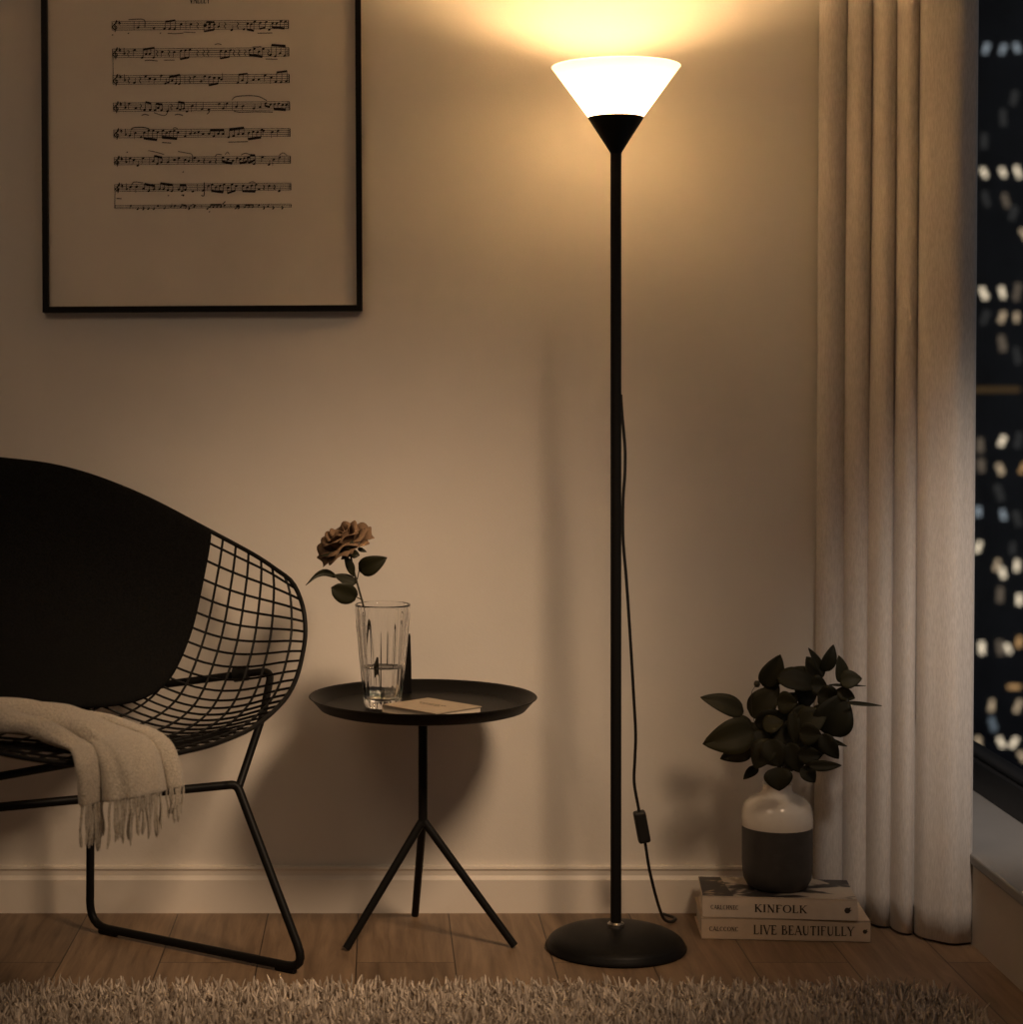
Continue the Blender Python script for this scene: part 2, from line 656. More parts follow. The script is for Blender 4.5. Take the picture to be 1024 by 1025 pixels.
MB().lathe([(0, .05), (.0108, .05), (.0108, zc0 + .004), (0, zc0 + .004)], c, 32).build('pole', M_black, lamp)
MB().lathe([(0, zc0 - .002), (.0108, zc0 - .002), (.0118, zc0 + .001), (.0545, zc1), (.0545, zc1 + .002), (.051, zc1 + .002), (.010, zc0 + .012), (0, zc0 + .012)],
           c, 64).build('socket_cup', M_black, lamp)
MB().lathe([(.030, zc1 - .020), (.0530, zc1 + .001), (.1265 - .0008, zr - .002), (.127, zr), (.1263, zr + .001), (.125, zr)], c, 96).build('lamp_shade', M_shade, lamp, label='glowing white translucent cone shade')
zb = zr - .062
bp_ = [(0, zb - .062), (.011, zb - .060), (.012, zb - .036), (.020, zb - .020)]
for i in range(0, 13):
    a = -.6 + (PI / 2 + .6) * i / 12
    bp_.append((max(0, .028 * math.cos(a)) if i < 12 else 0, zb + .028 * math.sin(a)))
MB().lathe(bp_, c, 24).build('light_bulb', M_bulb, lamp, label='lit bulb inside the shade')
LAMP_AT = (lx, LD, zb)
cpx = [(621.5, 395, 3.952), (622.5, 412, 3.955), (624.3, 432, 3.957), (625.8, 452, 3.957), (625.5, 475, 3.957), (624, 495, 3.957), (623.4, 520, 3.957), (624, 545, 3.958),
       (627, 580, 3.965), (631, 640, 3.98), (634.5, 700, 4.0), (636.3, 735, 4.01), (635.5, 760, 4.02), (634.8, 783, 4.03), (639, 808, 4.04), (642.5, 827, 4.045), (646, 845, 4.05), (650, 870, 4.06), (656.5, 897, 4.08), (663, 917, 4.10)]
pts = [P(*q) for q in cpx]
pts += [Vector((pts[-1].x + .012, 4.115, .010)), Vector((pts[-1].x + .024, 4.13, .005)), Vector((pts[-1].x + .034, 4.145, .006)), Vector((pts[-1].x + .032, 4.165, .005)), Vector((pts[-1].x + .015, 4.19, .005))]
cord = MB().tube(spline(pts, 160), .0031, 8).build('cord', M_cord, lamp)
a, b = P(639.6, 812, 4.042), P(645.3, 843, 4.048)
ax = (b - a).normalized()
sx = Vector((0, 1, 0)).cross(ax).normalized()
Mx = Matrix((sx, ax.cross(sx) * -1, ax)).transposed().to_4x4()
Mx.translation = (a + b) / 2
hl = (b - a).length / 2
sw = MB().box((-.0125, -.011, -hl), (.0125, .011, hl), Mx).build('cord_switch', M_cord, smooth=False)
sw.parent = cord
bevel(sw, .005, 3)
rk = MB().box((-.006, -.0145, -.010), (.006, .0, .012), Mx).build('rocker', M_black, smooth=False)
rk.parent = cord
bevel(rk, .003, 2)

# ------------------------------------------------------------------ side table
TD = 3.985
tx = (423.3 - CX) * TD / F
TR = .2275
ztop = H - (696.3 - CY) * TD / F
zf = ztop - .021
table = thing('side_table', 'round black tray side table on three splayed legs', 'table', (tx, TD, 0))
c = (tx, TD, 0)
prof = [(0, zf - .006), (TR - .032, zf - .006), (TR - .022, zf - .003), (TR - .006, ztop - .006), (TR, ztop - .001), (TR - .001, ztop), (TR - .004, ztop - .001),
        (TR - .009, ztop - .005), (TR - .026, zf + .001), (TR - .034, zf), (0, zf)]
MB().lathe(prof, c, 128).build('tray', M_tray, table, angle=50)
zj = .247
MB().tube([(tx, TD, zj - .012), (tx, TD, zf - .005)], .0092, 20).build('stem', M_black, table)
feet = [P(346.5, 951, 3.937), P(515, 948, 3.957), P(415.5, 917.5, 4.19)]
for q in feet:
    q.z = .0
for q in feet:
    top = Vector((tx, TD, zj))
    d = (q - top)
    end = Vector((q.x, q.y, .004))
    MB().tube([top, end], [.0085, .0078], 16).build('leg', M_black, table)
# upright carrying handle at the back of the tray
hx = .058
hb = MB()
hy = 4.150
pr = [(-.013, zf), (.0085, zf), (.0080, zf + .06), (.0062, zf + .118), (.0048, zf + .125), (.0022, zf + .122), (-.003, zf + .095), (-.010, zf + .05)]
n = len(pr)
hb.add([(hx + x, hy, z) for x, z in pr] + [(hx + x, hy + .010, z) for x, z in pr],
       [tuple(range(n)), tuple(range(2 * n - 1, n - 1, -1))] + [(i, (i + 1) % n, n + (i + 1) % n, n + i) for i in range(n)])
bevel(hb.build('handle', M_tray, table, smooth=False), .002)

# ------------------------------------------------------------------ ribbed glass with water
gx, gy = .006, 3.962
zg = zf + .0008
GH = (H - (604.5 - CY) * gy / F) - zg
gl = thing('drinking_glass', 'tall clear ribbed drinking glass holding a rose on the tray', 'glass', (gx, gy, zg))
outer = [(0, 0), (.029, 0), (.0345, .003), (.0370, .010), (.0385, .025), (.0418, .055), (.0470, .105), (.0520, .160), (.0540, GH - .018), (.0550, GH - .004), (.0555, GH - .001), (.0548, GH)]
inner = [(.0528, GH), (.0522, GH - .004), (.0505, GH - .020), (.0480, .160), (.0430, .105), (.0378, .055), (.0345, .028), (.031, .021), (.024, .017), (0, .016)]
no = len(outer)


def ribs(j, a):
    if 2 < j < no - 3:
        return .972 + .045 * abs(math.sin(a * 11))
    if no <= j + 0 and no + 2 <= j <= no + 6:
        return 1 + .004 * abs(math.sin(a * 11))
    return 1


MB().lathe(outer + inner, (gx, gy, zg), 176, ribs).build('glass_body', M_glass, gl, angle=None)
WH = (H - (668 - CY) * (gy - .02) / F) - zg
wp = [(0, .0165), (.0235, .0175), (.0305, .0215), (.0340, .0285), (.0373, .055)]
rt = .0373 + (WH - .055) * (.0425 - .0373) / .05
wp += [(rt, WH - .001), (rt - .002, WH - .002), (0, WH - .002)]
wat = MB().lathe(wp, (gx, gy, zg), 88).build('water', M_water)
tag(wat, 'clear water standing low in the ribbed glass', 'water', kind='stuff')


# ------------------------------------------------------------------ leaves
def leaf_rows(base, tip, hw, nrm, bend=.0, cup=.15, n=9, tipw=.0, prof='ovate'):
    base, tip = Vector(base), Vector(tip)
    ax = tip - base
    L = ax.length
    ax.normalize()
    nrm = Vector(nrm)
    side = ax.cross(nrm).normalized()
    nrm = side.cross(ax).normalized()
    rows = []
    for i in range(n + 1):
        t = i / n
        if prof == 'ovate':
            w = hw * 1.05 * math.sin(PI * min(1, t ** .72 * .98 + .02)) ** .75 if t < 1 else 0
        elif prof == 'round':
            w = hw * 1.02 * math.sin(PI * min(1, t * .97 + .03)) ** .5 if t < 1 else 0
        else:
            w = hw * math.sin(PI * min(1, t ** .9)) ** .9 if 0 < t < 1 else 0
        w = max(w, .0006)
        ctr = base + ax * L * t + nrm * (bend * L * math.sin(PI * t))
        row = []
        for s in (-1, -.6, -.25, 0, .25, .6, 1):
            row.append(ctr + side * w * s + nrm * (abs(s) ** 1.3 * cup * w - (.04 * hw if s == 0 else 0)))
        rows.append(row)
    return rows


def leaf_px(mb, base, tip, hw, D0, D1, tilt=0, bend=.0, prof='ovate', cup=.2):
    a, b = P(*base, D0), P(*tip, D1)
    ax = (b - a).normalized()
    nrm = Vector((0, -1, .15))
    nrm = Matrix.Rotation(tilt, 4, ax) @ nrm
    mb.grid(leaf_rows(a, b, hw * (D0 + D1) / 2 / F, nrm, bend, cup, prof=prof))


# ------------------------------------------------------------------ the rose
rose = thing('rose', 'dusty pink rose with dark leaves leaning in the ribbed glass', 'flower', (gx, gy, zg + .02))
RD = 3.945
sp = [P(350.5, 553, RD), P(353, 567, RD), P(357, 582, RD), P(361.5, 598, RD), P(365.5, 614, RD), P(372, 645, RD), P(378, 672, RD), P(384, 696, RD + .008)]
sp[-1].z = zg + .019
MB().tube(spline(sp, 40), [.0020] * 40, 8).build('stem', M_stem, rose)
for (b0, t0, hw, d0, d1, tl, bd, pf) in [
    ((359.5, 571), (387.5, 558), 9.5, RD, RD - .02, .1, .10, 'ovate'),
    ((338, 578), (306, 586), 5.0, RD - .01, RD - .04, .2, .0, 'slim'),
    ((356.5, 583.5), (334, 575.5), 5.5, RD, RD - .02, .3, -.03, 'ovate'),
    ((356.5, 598), (331.5, 588), 10.5, RD - .005, RD - .035, -.2, .06, 'round'),
    ((354, 577), (344.5, 555), 4.6, RD - .003, RD - .012, .3, .08, 'slim'),
]:
    m_ = MB()
    if pf == 'slim' and t0[0] == 306:
        # a leaf seen on its edge, arching over and drooping
        arc = spline([P(338, 578, RD - .01), P(327, 573, RD - .02), P(317, 575.5, RD - .03), P(306, 586, RD - .04)], 10)
        rows = []
        for i, q in enumerate(arc):
            w = 4.3 * RD / F * math.sin(PI * (i / 9) ** .7) ** .8 if 0 < i < 9 else .0006
            rows.append([Vector(q) + Vector((.15, -.5 * s, 1.0)) * (w * s * .8) for s in (-1, -.5, 0, .5, 1)])
        m_.grid(rows)
    else:
        leaf_px(m_, b0, t0, hw, d0, d1, tl, bd, pf)
    solidify(m_.build('leaf', M_rleaf, rose), .0009)
for a_, b_ in [((357.5, 580), (359.5, 571)), ((363.5, 601), (356.5, 597.5)), ((357, 582), (338, 578))]:
    MB().tube([P(*a_, RD), P(*b_, RD - .003)], .0011, 6).build('leaf_stalk', M_stem, rose)

RC = P(348, 549.5, RD)                      # where the bloom meets the calyx
ra = Vector((-.46, -.27, .85)).normalized()   # the way it faces
e1 = Vector((1, 0, .55))
e1 = (e1 - ra * e1.dot(ra)).normalized()
e2 = ra.cross(e1)


def petal(phi, r0, r1, h, width, curl, lift, n=8, m=8):
    """A petal rising from the calyx: r(t) from r0 to r1, height h, its lip curling outward."""
    rows = []
    for i in range(n + 1):
        t = i / n
        r = r0 + (r1 - r0) * math.sin(t * PI / 2) ** .8
        z = h * (t ** lift)
        if t > .7:
            q = (t - .7) / .3
            r += curl * q * q
            z -= curl * .55 * q * q
        wid = width * (math.sin(min(1, .12 + t * .95) * PI * .62) ** .7)
        if t > .85:
            wid *= 1 - ((t - .85) / .15) ** 2 * .30
        row = []
        for j in range(m + 1):
            s = -1 + 2 * j / m
            a = phi + s * wid
            rr = r * (1 + .06 * math.sin(3.1 * s + phi * 5) * t) + .004 * t * abs(s) ** 2
            zz = z + .004 * t * math.sin(2.3 * s + phi * 3) - .006 * t ** 3 * s * s
            row.append(RC + ra * zz + (e1 * math.cos(a) + e2 * math.sin(a)) * rr)
        rows.append(row)
    return rows


specs = []
for i in range(3):
    specs.append((i * 2.1 + .3, .003, .011, .047, 1.25, .002, 1.0))
for i in range(4):
    specs.append((i * 1.57 + .9, .004, .019, .047, .95, .006, .95))
for i in range(5):
    specs.append((i * 1.257 + .2, .005, .029, .042, .80, .010, .9))
for i in range(6):
    specs.append((i * 1.047 + .55, .005, .042, .030, .66, .013, .9))
for i in range(6):
    specs.append((i * 1.047 + .05, .005, .047, .015, .60, .010, .9))
for (phi, r0, r1, h, wd, cu, li) in specs:
    m_ = MB().grid(petal(phi + random.uniform(-.1, .1), r0, r1 * random.uniform(.93, 1.05), h * random.uniform(.93, 1.06), wd, cu, li))
    o = m_.build('petal', M_petal, rose)
    solidify(o, .0007)
m_ = MB()
ca = [(0, -.010), (.004, -.010), (.0075, -.004), (.0080, .002), (.005, .006), (0, .007)]
Mr = Matrix((e1, e2, ra)).transposed().to_4x4()
Mr.translation = RC
tmp = MB().lathe(ca, (0, 0, 0), 16)
m_.add([Mr @ Vector(v) for v in tmp.v], tmp.f)
m_.build('calyx', M_rleaf, rose)
for (b0, t0, hw, dd) in [((351, 553), (352.5, 541), 3.6, -.045), ((352, 554), (360, 556), 4.2, -.040), ((350, 553), (341.5, 560), 3.2, -.035), ((358, 549), (367, 552.5), 2.2, -.03), ((346, 553), (320.5, 556.5), 2.3, -.03)]:
    m_ = MB()
    leaf_px(m_, b0, t0, hw, RD + dd, RD + dd - .004, 0, .12, 'ovate')
    solidify(m_.build('sepal', M_rleaf, rose), .0009)

# ------------------------------------------------------------------ notebook on the tray
nb = thing('notebook', 'small tan notebook lying beside the ribbed glass on the tray', 'book', (.1015, 3.8935, zf))
ang = math.radians(-47)
Mn = Matrix.Translation((.1015, 3.8935, zf + .0008)) @ Matrix.Rotation(ang, 4, 'Z')
L2, W2, T2 = .075, .0625, .0155
cv = MB()
cv.box((-L2, -W2, 0), (L2, W2, .0016), Mn)
cv.box((-L2, -W2, T2 - .0016), (L2, W2, T2), Mn)
cv.box((-L2, -W2, 0), (-L2 + .0016, W2, T2), Mn)
cv.build('cover', M_note, nb, smooth=False)
MB().box((-L2 + .002, -W2 + .002, .0017), (L2 - .002, W2 - .002, T2 - .0017), Mn).build('pages', M_page, nb, smooth=False)
ln = MB()
for i, (x0, x1, y) in enumerate([(-.045, .03, .012), (-.035, .02, .002)]):
    for j in range(9):
        a = x0 + (x1 - x0) * j / 9
        ln.box((a, y - .0014, T2), (a + (x1 - x0) / 13, y + .0014, T2 + .0003), Mn)
ln.build('cover_lettering', M_ink, nb, smooth=False)

# ------------------------------------------------------------------ books, vase and branches
GL = {   # strokes: polyline, thick(1)/thin(0); unit height, width given
    'K': (.72, [([(.13, 0), (.13, 1)], 1), ([(.13, .42), (.62, 1)], 0), ([(.28, .56), (.66, 0)], 1)]),
    'I': (.30, [([(.15, 0), (.15, 1)], 1)]),
    'N': (.78, [([(.13, 0), (.13, 1)], 0), ([(.13, 1), (.65, 0)], 1), ([(.65, 0), (.65, 1)], 0)]),
    'F': (.60, [([(.13, 0), (.13, 1)], 1), ([(.13, .97), (.55, .97), (.55, .82)], 0), ([(.13, .52), (.44, .52)], 0)]),
    'E': (.62, [([(.13, 0), (.13, 1)], 1), ([(.13, .97), (.54, .97), (.54, .82)], 0), ([(.13, .52), (.44, .52)], 0), ([(.13, .03), (.57, .03), (.57, .2)], 0)]),
    'O': (.84, 'ring'), 'C': (.74, 'arc'), 'G': (.78, 'garc'),
    'L': (.60, [([(.13, 0), (.13, 1)], 1), ([(.13, .03), (.56, .03), (.56, .22)], 0)]),
    'V': (.76, [([(.04, 1), (.40, 0)], 1), ([(.40, 0), (.72, 1)], 0)]),
    'A': (.76, [([(.04, 0), (.36, 1)], 0), ([(.36, 1), (.72, 0)], 1), ([(.16, .36), (.58, .36)], 0)]),
    'B': (.66, [([(.13, 0), (.13, 1)], 1), ([(.13, .97), (.42, .95), (.52, .76), (.42, .56), (.13, .53)], 0), ([(.13, .53), (.48, .50), (.60, .28), (.48, .05), (.13, .03)], 0), ([(.53, .12), (.59, .28), (.53, .42)], 1)]),
    'U': (.76, [([(.13, 1), (.13, .3), (.2, .1), (.36, .02)], 1), ([(.36, .02), (.56, .1), (.63, .3), (.63, 1)], 0)]),
    'T': (.66, [([(.33, 0), (.33, 1)], 1), ([(.04, .8), (.04, .97), (.62, .97), (.62, .8)], 0)]),
    'Y': (.74, [([(.37, 0), (.37, .48)], 1), ([(.04, 1), (.37, .46)], 1), ([(.37, .46), (.70, 1)], 0)]),
    'H': (.78, [([(.13, 0), (.13, 1)], 1), ([(.65, 0), (.65, 1)], 1), ([(.13, .5), (.65, .5)], 0)]),
    'M': (.90, [([(.12, 0), (.12, 1)], 0), ([(.12, 1), (.45, .1)], 1), ([(.45, .1), (.78, 1)], 0), ([(.78, 0), (.78, 1)], 1)]),
    'R': (.70, [([(.13, 0), (.13, 1)], 1), ([(.13, .97), (.44, .95), (.54, .74), (.44, .53), (.13, .5)], 0), ([(.32, .5), (.66, 0)], 1)]),
}


def letters(text, h, track, wide=1.0, bold=1.0):
    """Serif capitals as flat quads: a list of 2-D polygons and the text's width."""
    polys, x = [], 0.0

    def stroke(pts, w):
        for (ax_, ay), (bx_, by) in zip(pts[:-1], pts[1:]):
            dx, dy = bx_ - ax_, by - ay
            l = math.hypot(dx, dy)
            if l < 1e-6:
                continue
            nx, ny = -dy / l * w / 2, dx / l * w / 2
            polys.append([(ax_ + nx, ay + ny), (ax_ - nx, ay - ny), (bx_ - nx, by - ny), (bx_ + nx, by + ny)])

    for ch in text:
        if ch == ' ':
            x += h * .45
            continue
        wd, g = GL[ch]
        S = lambda p: (x + p[0] * h * wide, p[1] * h)
        if isinstance(g, str):
            a0, a1 = {'ring': (0, 2 * PI), 'arc': (.75, 2 * PI - .75), 'garc': (.75, 2 * PI - .25)}[g]
            N = 22
            for i in range(N):
                t0, t1 = a0 + (a1 - a0) * i / N, a0 + (a1 - a0) * (i + 1) / N
                am = (t0 + t1) / 2
                th = (.05 + .13 * abs(math.cos(am)) ** 1.5) * h * bold
                cxy = lambda t: S((wd / 2 + (wd / 2 - .06) * math.cos(t), .5 + .48 * math.sin(t)))
                stroke([cxy(t0), cxy(t1)], th)
            if g == 'garc':
                stroke([S((wd - .1, .05)), S((wd - .1, .45))], .12 * h)
        else:
            for pts, thick in g:
                stroke([S(p) for p in pts], (.17 if thick else .07) * h * bold)
                for p in (pts[0], pts[-1]):
                    if p[1] in (0, 1) and len(pts) == 2:
                        q = S(p)
                        yy = q[1] + (.025 * h if p[1] == 0 else -.025 * h)
                        stroke([(q[0] - .13 * h, yy), (q[0] + .13 * h, yy)], .05 * h)
        x += (wd * wide + track) * h
    return polys, x - track * h


def ring2(cx_, cy_, r, n=12, sy=1.0):
    return [(cx_ + r * math.cos(2 * PI * i / n), cy_ + sy * r * math.sin(2 * PI * i / n)) for i in range(n)]


def print_on(polys, origin, ex, ez, out, eps=.0006):
    """Thin raised ink prints (2-D polygons) on a plane."""
    mb = MB()
    o = Vector(origin)
    for pl in polys:
        b_ = [o + ex * p[0] + ez * p[1] for p in pl]
        t_ = [q + out * eps for q in b_]
        n = len(pl)
        mb.add(b_ + t_, [tuple(range(n, 2 * n))] + [(i, (i + 1) % n, n + (i + 1) % n, n + i) for i in range(n)])
    return mb


def make_book(label, fl, fr_, depth, z0, T, cov, title, th, tx0, tw, author, ah, ax0, aw, ex0, er, topmat=None):
    """A hardback lying flat, its spine towards the room between plan points fl and fr_."""
    fl, fr_ = Vector(fl), Vector(fr_)
    ex = (fr_ - fl).normalized()
    W = (fr_ - fl).length
    ey = Vector((-ex.y, ex.x, 0))
    M = Matrix((ex, ey, Vector((0, 0, 1)))).transposed().to_4x4()
    M.translation = Vector((fl.x, fl.y, z0))
    t = .003
    root = thing('book', label, 'book', ((fl.x + fr_.x) / 2 + ey.x * depth / 2, (fl.y + fr_.y) / 2 + ey.y * depth / 2, z0))
    mb = MB()
    mb.box((0, 0, 0), (W, depth, t), M)
    mb.box((0, 0, T - t), (W, depth, T), M)
    mb.box((0, 0, 0), (W, t, T), M)
    bevel(mb.build('cover', cov, root, smooth=False), .0012)
    MB().box((.004, t, t + .0002), (W - .004, depth - .004, T - t - .0002), M).build('pages', M_page, root, smooth=False)
    if topmat:
        MB().box((.001, .004, T), (W - .001, depth - .001, T + .0006), M).build('cover_print', topmat, root, smooth=False, label='dark and pale printed cover picture')
    out = -ey
    z = Vector((0, 0, 1))

    def put(name, txt, h, x0, w, bold):
        pl, ww = letters(txt, h, .12, 1, bold)
        k_ = w / ww
        pl = [[(p[0] * k_, p[1]) for p in q] for q in pl]
        org = Vector((fl.x, fl.y, z0)) + ex * x0 + z * (T / 2 - h / 2) - ey * .0001
        print_on(pl, org, ex, z, out).build(name, M_ink2, root, smooth=False)

    put('title_lettering', title, th, tx0, tw, .95)
    put('author_lettering', author, ah, ax0, aw, 1.0)
    em = [ring2(-er * .25, 0, er, 14, 1.0), [(er * .1, er * .75), (er * .9, er * 1.25), (er * .75, er * .45)], [(er * .55, er * .1), (er * 1.35, er * .25), (er * .6, -er * .35)]]
    org = Vector((fl.x, fl.y, z0)) + ex * ex0 + z * (T / 2) - ey * .0001
    print_on(em, org, ex, z, out).build('emblem', M_ink2, root, smooth=False)
    return root, M, W


pl_ = P(702, 940, 4.018)
pr_ = P(871.5, 943.5, 3.993)
T1 = .043
make_book('tan hardback lying on the floor, LIVE BEAUTIFULLY on its spine', (pl_.x, pl_.y, 0), (pr_.x, pr_.y, 0), .165, 0, T1, M_bookB,
          'LIVE BEAUTIFULLY', .0185, .104, .1985, 'CALCCONC', .0085, .016, .058, .325, .0042)
pl_ = P(703, 917, 4.022)
pr_ = P(858.3, 922.3, 3.990)
T2b = .0425
make_book('beige hardback under the vase, KINFOLK on its spine', (pl_.x, pl_.y, 0), (pr_.x, pr_.y, 0), .160, T1, T2b, M_bookA,
          'KINFOLK', .0155, .104, .1025, 'CARLCHNEC', .0085, .017, .055, .288, .0058, M_cover)
ZB = T1 + T2b + .0008
vx, vy = (778 - CX) * 4.093 / F, 4.093
vase = thing('ceramic_vase', 'white and charcoal ceramic vase standing on the stacked books', 'vase', (vx, vy, ZB))
VR = .0715
zs = H - (826.5 - CY) * vy / F - ZB
zt = H - (787 - CY) * vy / F - ZB
lower = [(0, 0), (VR * .74, 0), (VR * .84, .004), (VR * .95, .018), (VR * .99, .036), (VR, .055), (VR, zs)]
upper = [(VR, zs + .0005), (VR + .0006, zs + .002), (VR + .0006, zt - .062), (VR * .985, zt - .047), (VR * .92, zt - .034), (VR * .78, zt - .0235), (VR * .60, zt - .0175), (VR * .48, zt - .013), (VR * .42, zt - .006), (VR * .41, zt + .002), (VR * .43, zt + .006),
         (VR * .39, zt + .006), (VR * .36, zt), (VR * .38, zt - .012), (VR * .6, zt - .026), (VR * .9, zt - .05), (VR * .93, zs)]
MB().lathe(lower, (vx, vy, ZB), 80).build('lower_body', M_dark, vase, label='matte charcoal lower body')
MB().lathe(upper, (vx, vy, ZB), 80).build('upper_body', M_white, vase, label='glossy white shoulder and neck')

br_root = thing('leafy_branches', 'bunch of dark green leafy branches arranged in the two-tone vase', 'branches', (vx, vy, ZB + zt))
mouth = Vector((vx, vy, ZB + zt - .03))


def Q(x, y, D=4.06):
    return P(700 + x / 5.39, 640 + y / 5.39, D)


BR = [   # stem way-points (enlarged-view units) and the leaves it carries: base, tip, half width, depth, tilt, bend
    ([(430, 700, 4.08), (360, 600, 4.06), (290, 480, 4.04), (262, 425, 4.03)], [
        ((238, 395), (5, 312), 50, 4.03, .25, .10), ((290, 488), (18, 565), 82, 4.00, -.1, .14), ((280, 600), (112, 645), 46, 4.05, .3, .05),
        ((285, 470), (165, 405), 26, 4.06, .5, .05), ((318, 690), (238, 755), 24, 4.05, .4, .12), ((280, 500), (365, 650), 62, 4.04, -.3, .1)]),
    ([(440, 700, 4.09), (400, 560, 4.08), (365, 420, 4.08), (345, 330, 4.09), (352, 250, 4.09)], [
        ((350, 255), (438, 82), 58, 4.08, .2, .05), ((285, 420), (432, 250), 66, 4.09, -.25, .12), ((300, 455), (480, 400), 56, 4.05, .3, .1),
        ((345, 480), (455, 445), 46, 4.03, -.5, .12), ((375, 540), (435, 690), 58, 4.01, .2, .08)]),
    ([(450, 700, 4.10), (480, 560, 4.09), (500, 400, 4.09), (560, 270, 4.08), (640, 215, 4.06)], [
        ((645, 225), (578, 92), 50, 4.08, .2, .05), ((640, 205), (455, 168), 26, 4.09, .5, .15), ((420, 205), (650, 262), 58, 4.06, -.35, .12),
        ((420, 330), (530, 345), 54, 4.04, .3, .1), ((505, 385), (522, 590), 30, 4.02, .3, .05), ((600, 245), (690, 250), 48, 4.05, .1, .1),
        ((668, 195), (588, 46), 26, 4.05, .5, .04), ((668, 172), (724, 28), 36, 4.05, .2, .12)]),
    ([(455, 700, 4.08), (540, 560, 4.06), (640, 420, 4.04), (720, 290, 4.02), (800, 245, 4.00)], [
        ((768, 235), (752, 86), 36, 4.00, .3, .06), ((758, 225), (878, 212), 44, 3.99, -.2, .12), ((700, 245), (898, 251), 7, 3.99, .0, .05),
        ((745, 275), (840, 318), 32, 4.00, .3, .1), ((790, 340), (984, 358), 10, 3.97, .1, -.05), ((690, 515), (785, 290), 92, 4.01, -.2, .1),
        ((640, 290), (770, 330), 60, 4.02, .4, .1), ((620, 360), (705, 480), 60, 4.04, .2, .1)]),
    ([(450, 700, 4.05), (520, 620, 4.02), (600, 560, 4.00), (690, 520, 3.99)], [
        ((540, 470), (690, 400), 66, 4.01, -.3, .12), ((540, 500), (660, 515), 54, 3.99, .3, .1), ((690, 540), (797, 577), 12, 3.98, .2, -.1),
        ((660, 510), (752, 645), 42, 3.98, .4, .1), ((590, 680), (768, 680), 26, 3.98, .1, .1), ((530, 620), (665, 625), 44, 4.0, .2, .12),
        ((550, 690), (625, 772), 40, 4.0, -.2, .1), ((480, 560), (545, 720), 54, 4.01, .3, .08), ((420, 690), (432, 818), 66, 3.99, .15, .1),
        ((380, 540), (300, 700), 58, 4.02, .25, .1), ((400, 470), (520, 560), 60, 4.05, -.2, .1)]),
]
rl = random.Random(21)
for i in range(26):
    x0, y0 = rl.uniform(290, 640), rl.uniform(320, 660)
    an, ll = rl.uniform(0, 2 * PI), rl.uniform(100, 150)
    BR[i % 5][1].append(((x0, y0), (x0 + ll * math.cos(an), y0 + ll * math.sin(an) * .8), rl.uniform(38, 56), rl.uniform(4.06, 4.11), rl.uniform(-.6, .6), .1))
for wp_, lv in BR:
    pts = [mouth + Vector((random.uniform(-.008, .008), random.uniform(-.008, .008), 0))] + [Q(*w) for w in wp_]
    br = MB().tube(spline(pts, 30), [.0026 - .0014 * i / 29 for i in range(30)], 6).build('branch', M_stem, br_root)
    fm = MB()
    for (b0, t0, hw, D, tl, bd) in lv:
        a_, b_ = Q(*b0, D), Q(*t0, D - .012 * random.random())
        axv = (b_ - a_).normalized()
        nv = Matrix.Rotation(tl, 4, axv) @ Vector((0, -1, .2))
        fm.grid(leaf_rows(a_, b_, hw * 1.12 / 5.39 * D / F, nv, bd, .22, n=12))
    fo = fm.build('foliage', M_leaf)
    fo.parent = br
    solidify(fo, .0008)
bud = MB().tube(spline([Q(300, 455, 4.05), Q(283, 380, 4.05), Q(282, 290, 4.05), Q(305, 248, 4.05)], 14), .0006, 5)
bud.lathe([(0, -.007), (.004, -.006), (.0065, -.001), (.0062, .003), (.0035, .0065), (0, .007)], Q(311, 241, 4.05), 14)
bud.build('bud', M_stem, br_root)

# ------------------------------------------------------------------ curtain
edge_px = [818, 845, 869.5, 893.5, 916]
val_D = [4.205, 4.195, 4.16, 4.115, 4.07]
bulge = [.028, .030, .036, .042]
path = []
for i in range(5):
    x0 = (edge_px[i] - CX) * val_D[i] / F
    if i < 4:
        x1 = (edge_px[i + 1] - CX) * val_D[i + 1] / F
        y0, y1 = val_D[i], val_D[i + 1]
        for k in range(14):
            a = PI * k / 14
            t = (1 - math.cos(a)) / 2
            path.append((x0 + (x1 - x0) * t - .008 * math.sin(a) ** 2, y0 + (y1 - y0) * t - bulge[i] * math.sin(a) ** .8, i))
    else:
        x1 = (974.5 - CX) * 4.0 / F
        y0, y1 = val_D[i], 4.03
        for k in range(31):
            a = PI * k / 30
            t = (1 - math.copysign(abs(math.cos(a)) ** .7, math.cos(a))) / 2
            rip = .006 * math.sin(t * 9.0) * math.sin(a)
            path.append((x0 + (x1 - x0) * t, y0 + (y1 - y0) * t - .075 * math.sin(a) ** .45 + rip, i))
path.append((x1 - .004, 4.08, 4))
path.append((x1 - .02, 4.14, 4))
rows = []
for zi in range(41):
    t = zi / 40
    z = .006 + (ZC - .045) * t
    row = []
    for (x, y, i) in path:
        flare = (1.0 - z) * (.0075 + .004 * (x - 1.0))
        w = .004 * math.sin(z * 2.1 + i * 1.7) * (1 if i < 4 else .4)
        row.append(Vector((x - flare + w * .5, y + w + .010 * (t - .5) * .3, z)))
    rows.append(row)
cur = MB().grid(rows).build('curtain', M_curtain, angle=None)
solidify(cur, .003, 0)
tag(cur, 'floor-length beige linen curtain gathered in pleats beside the window', 'curtain')

# ------------------------------------------------------------------ wire lounge chair
fw = Vector((.58, -.815, 0)).normalized()
wd_ = Vector((.815, .58, 0)).normalized()
CC = Vector((-.64, 3.70, 0))


def mirror(p):
    d = Vector(p) - CC
    s = d.dot(wd_)
    return Vector(p) - wd_ * 2 * s


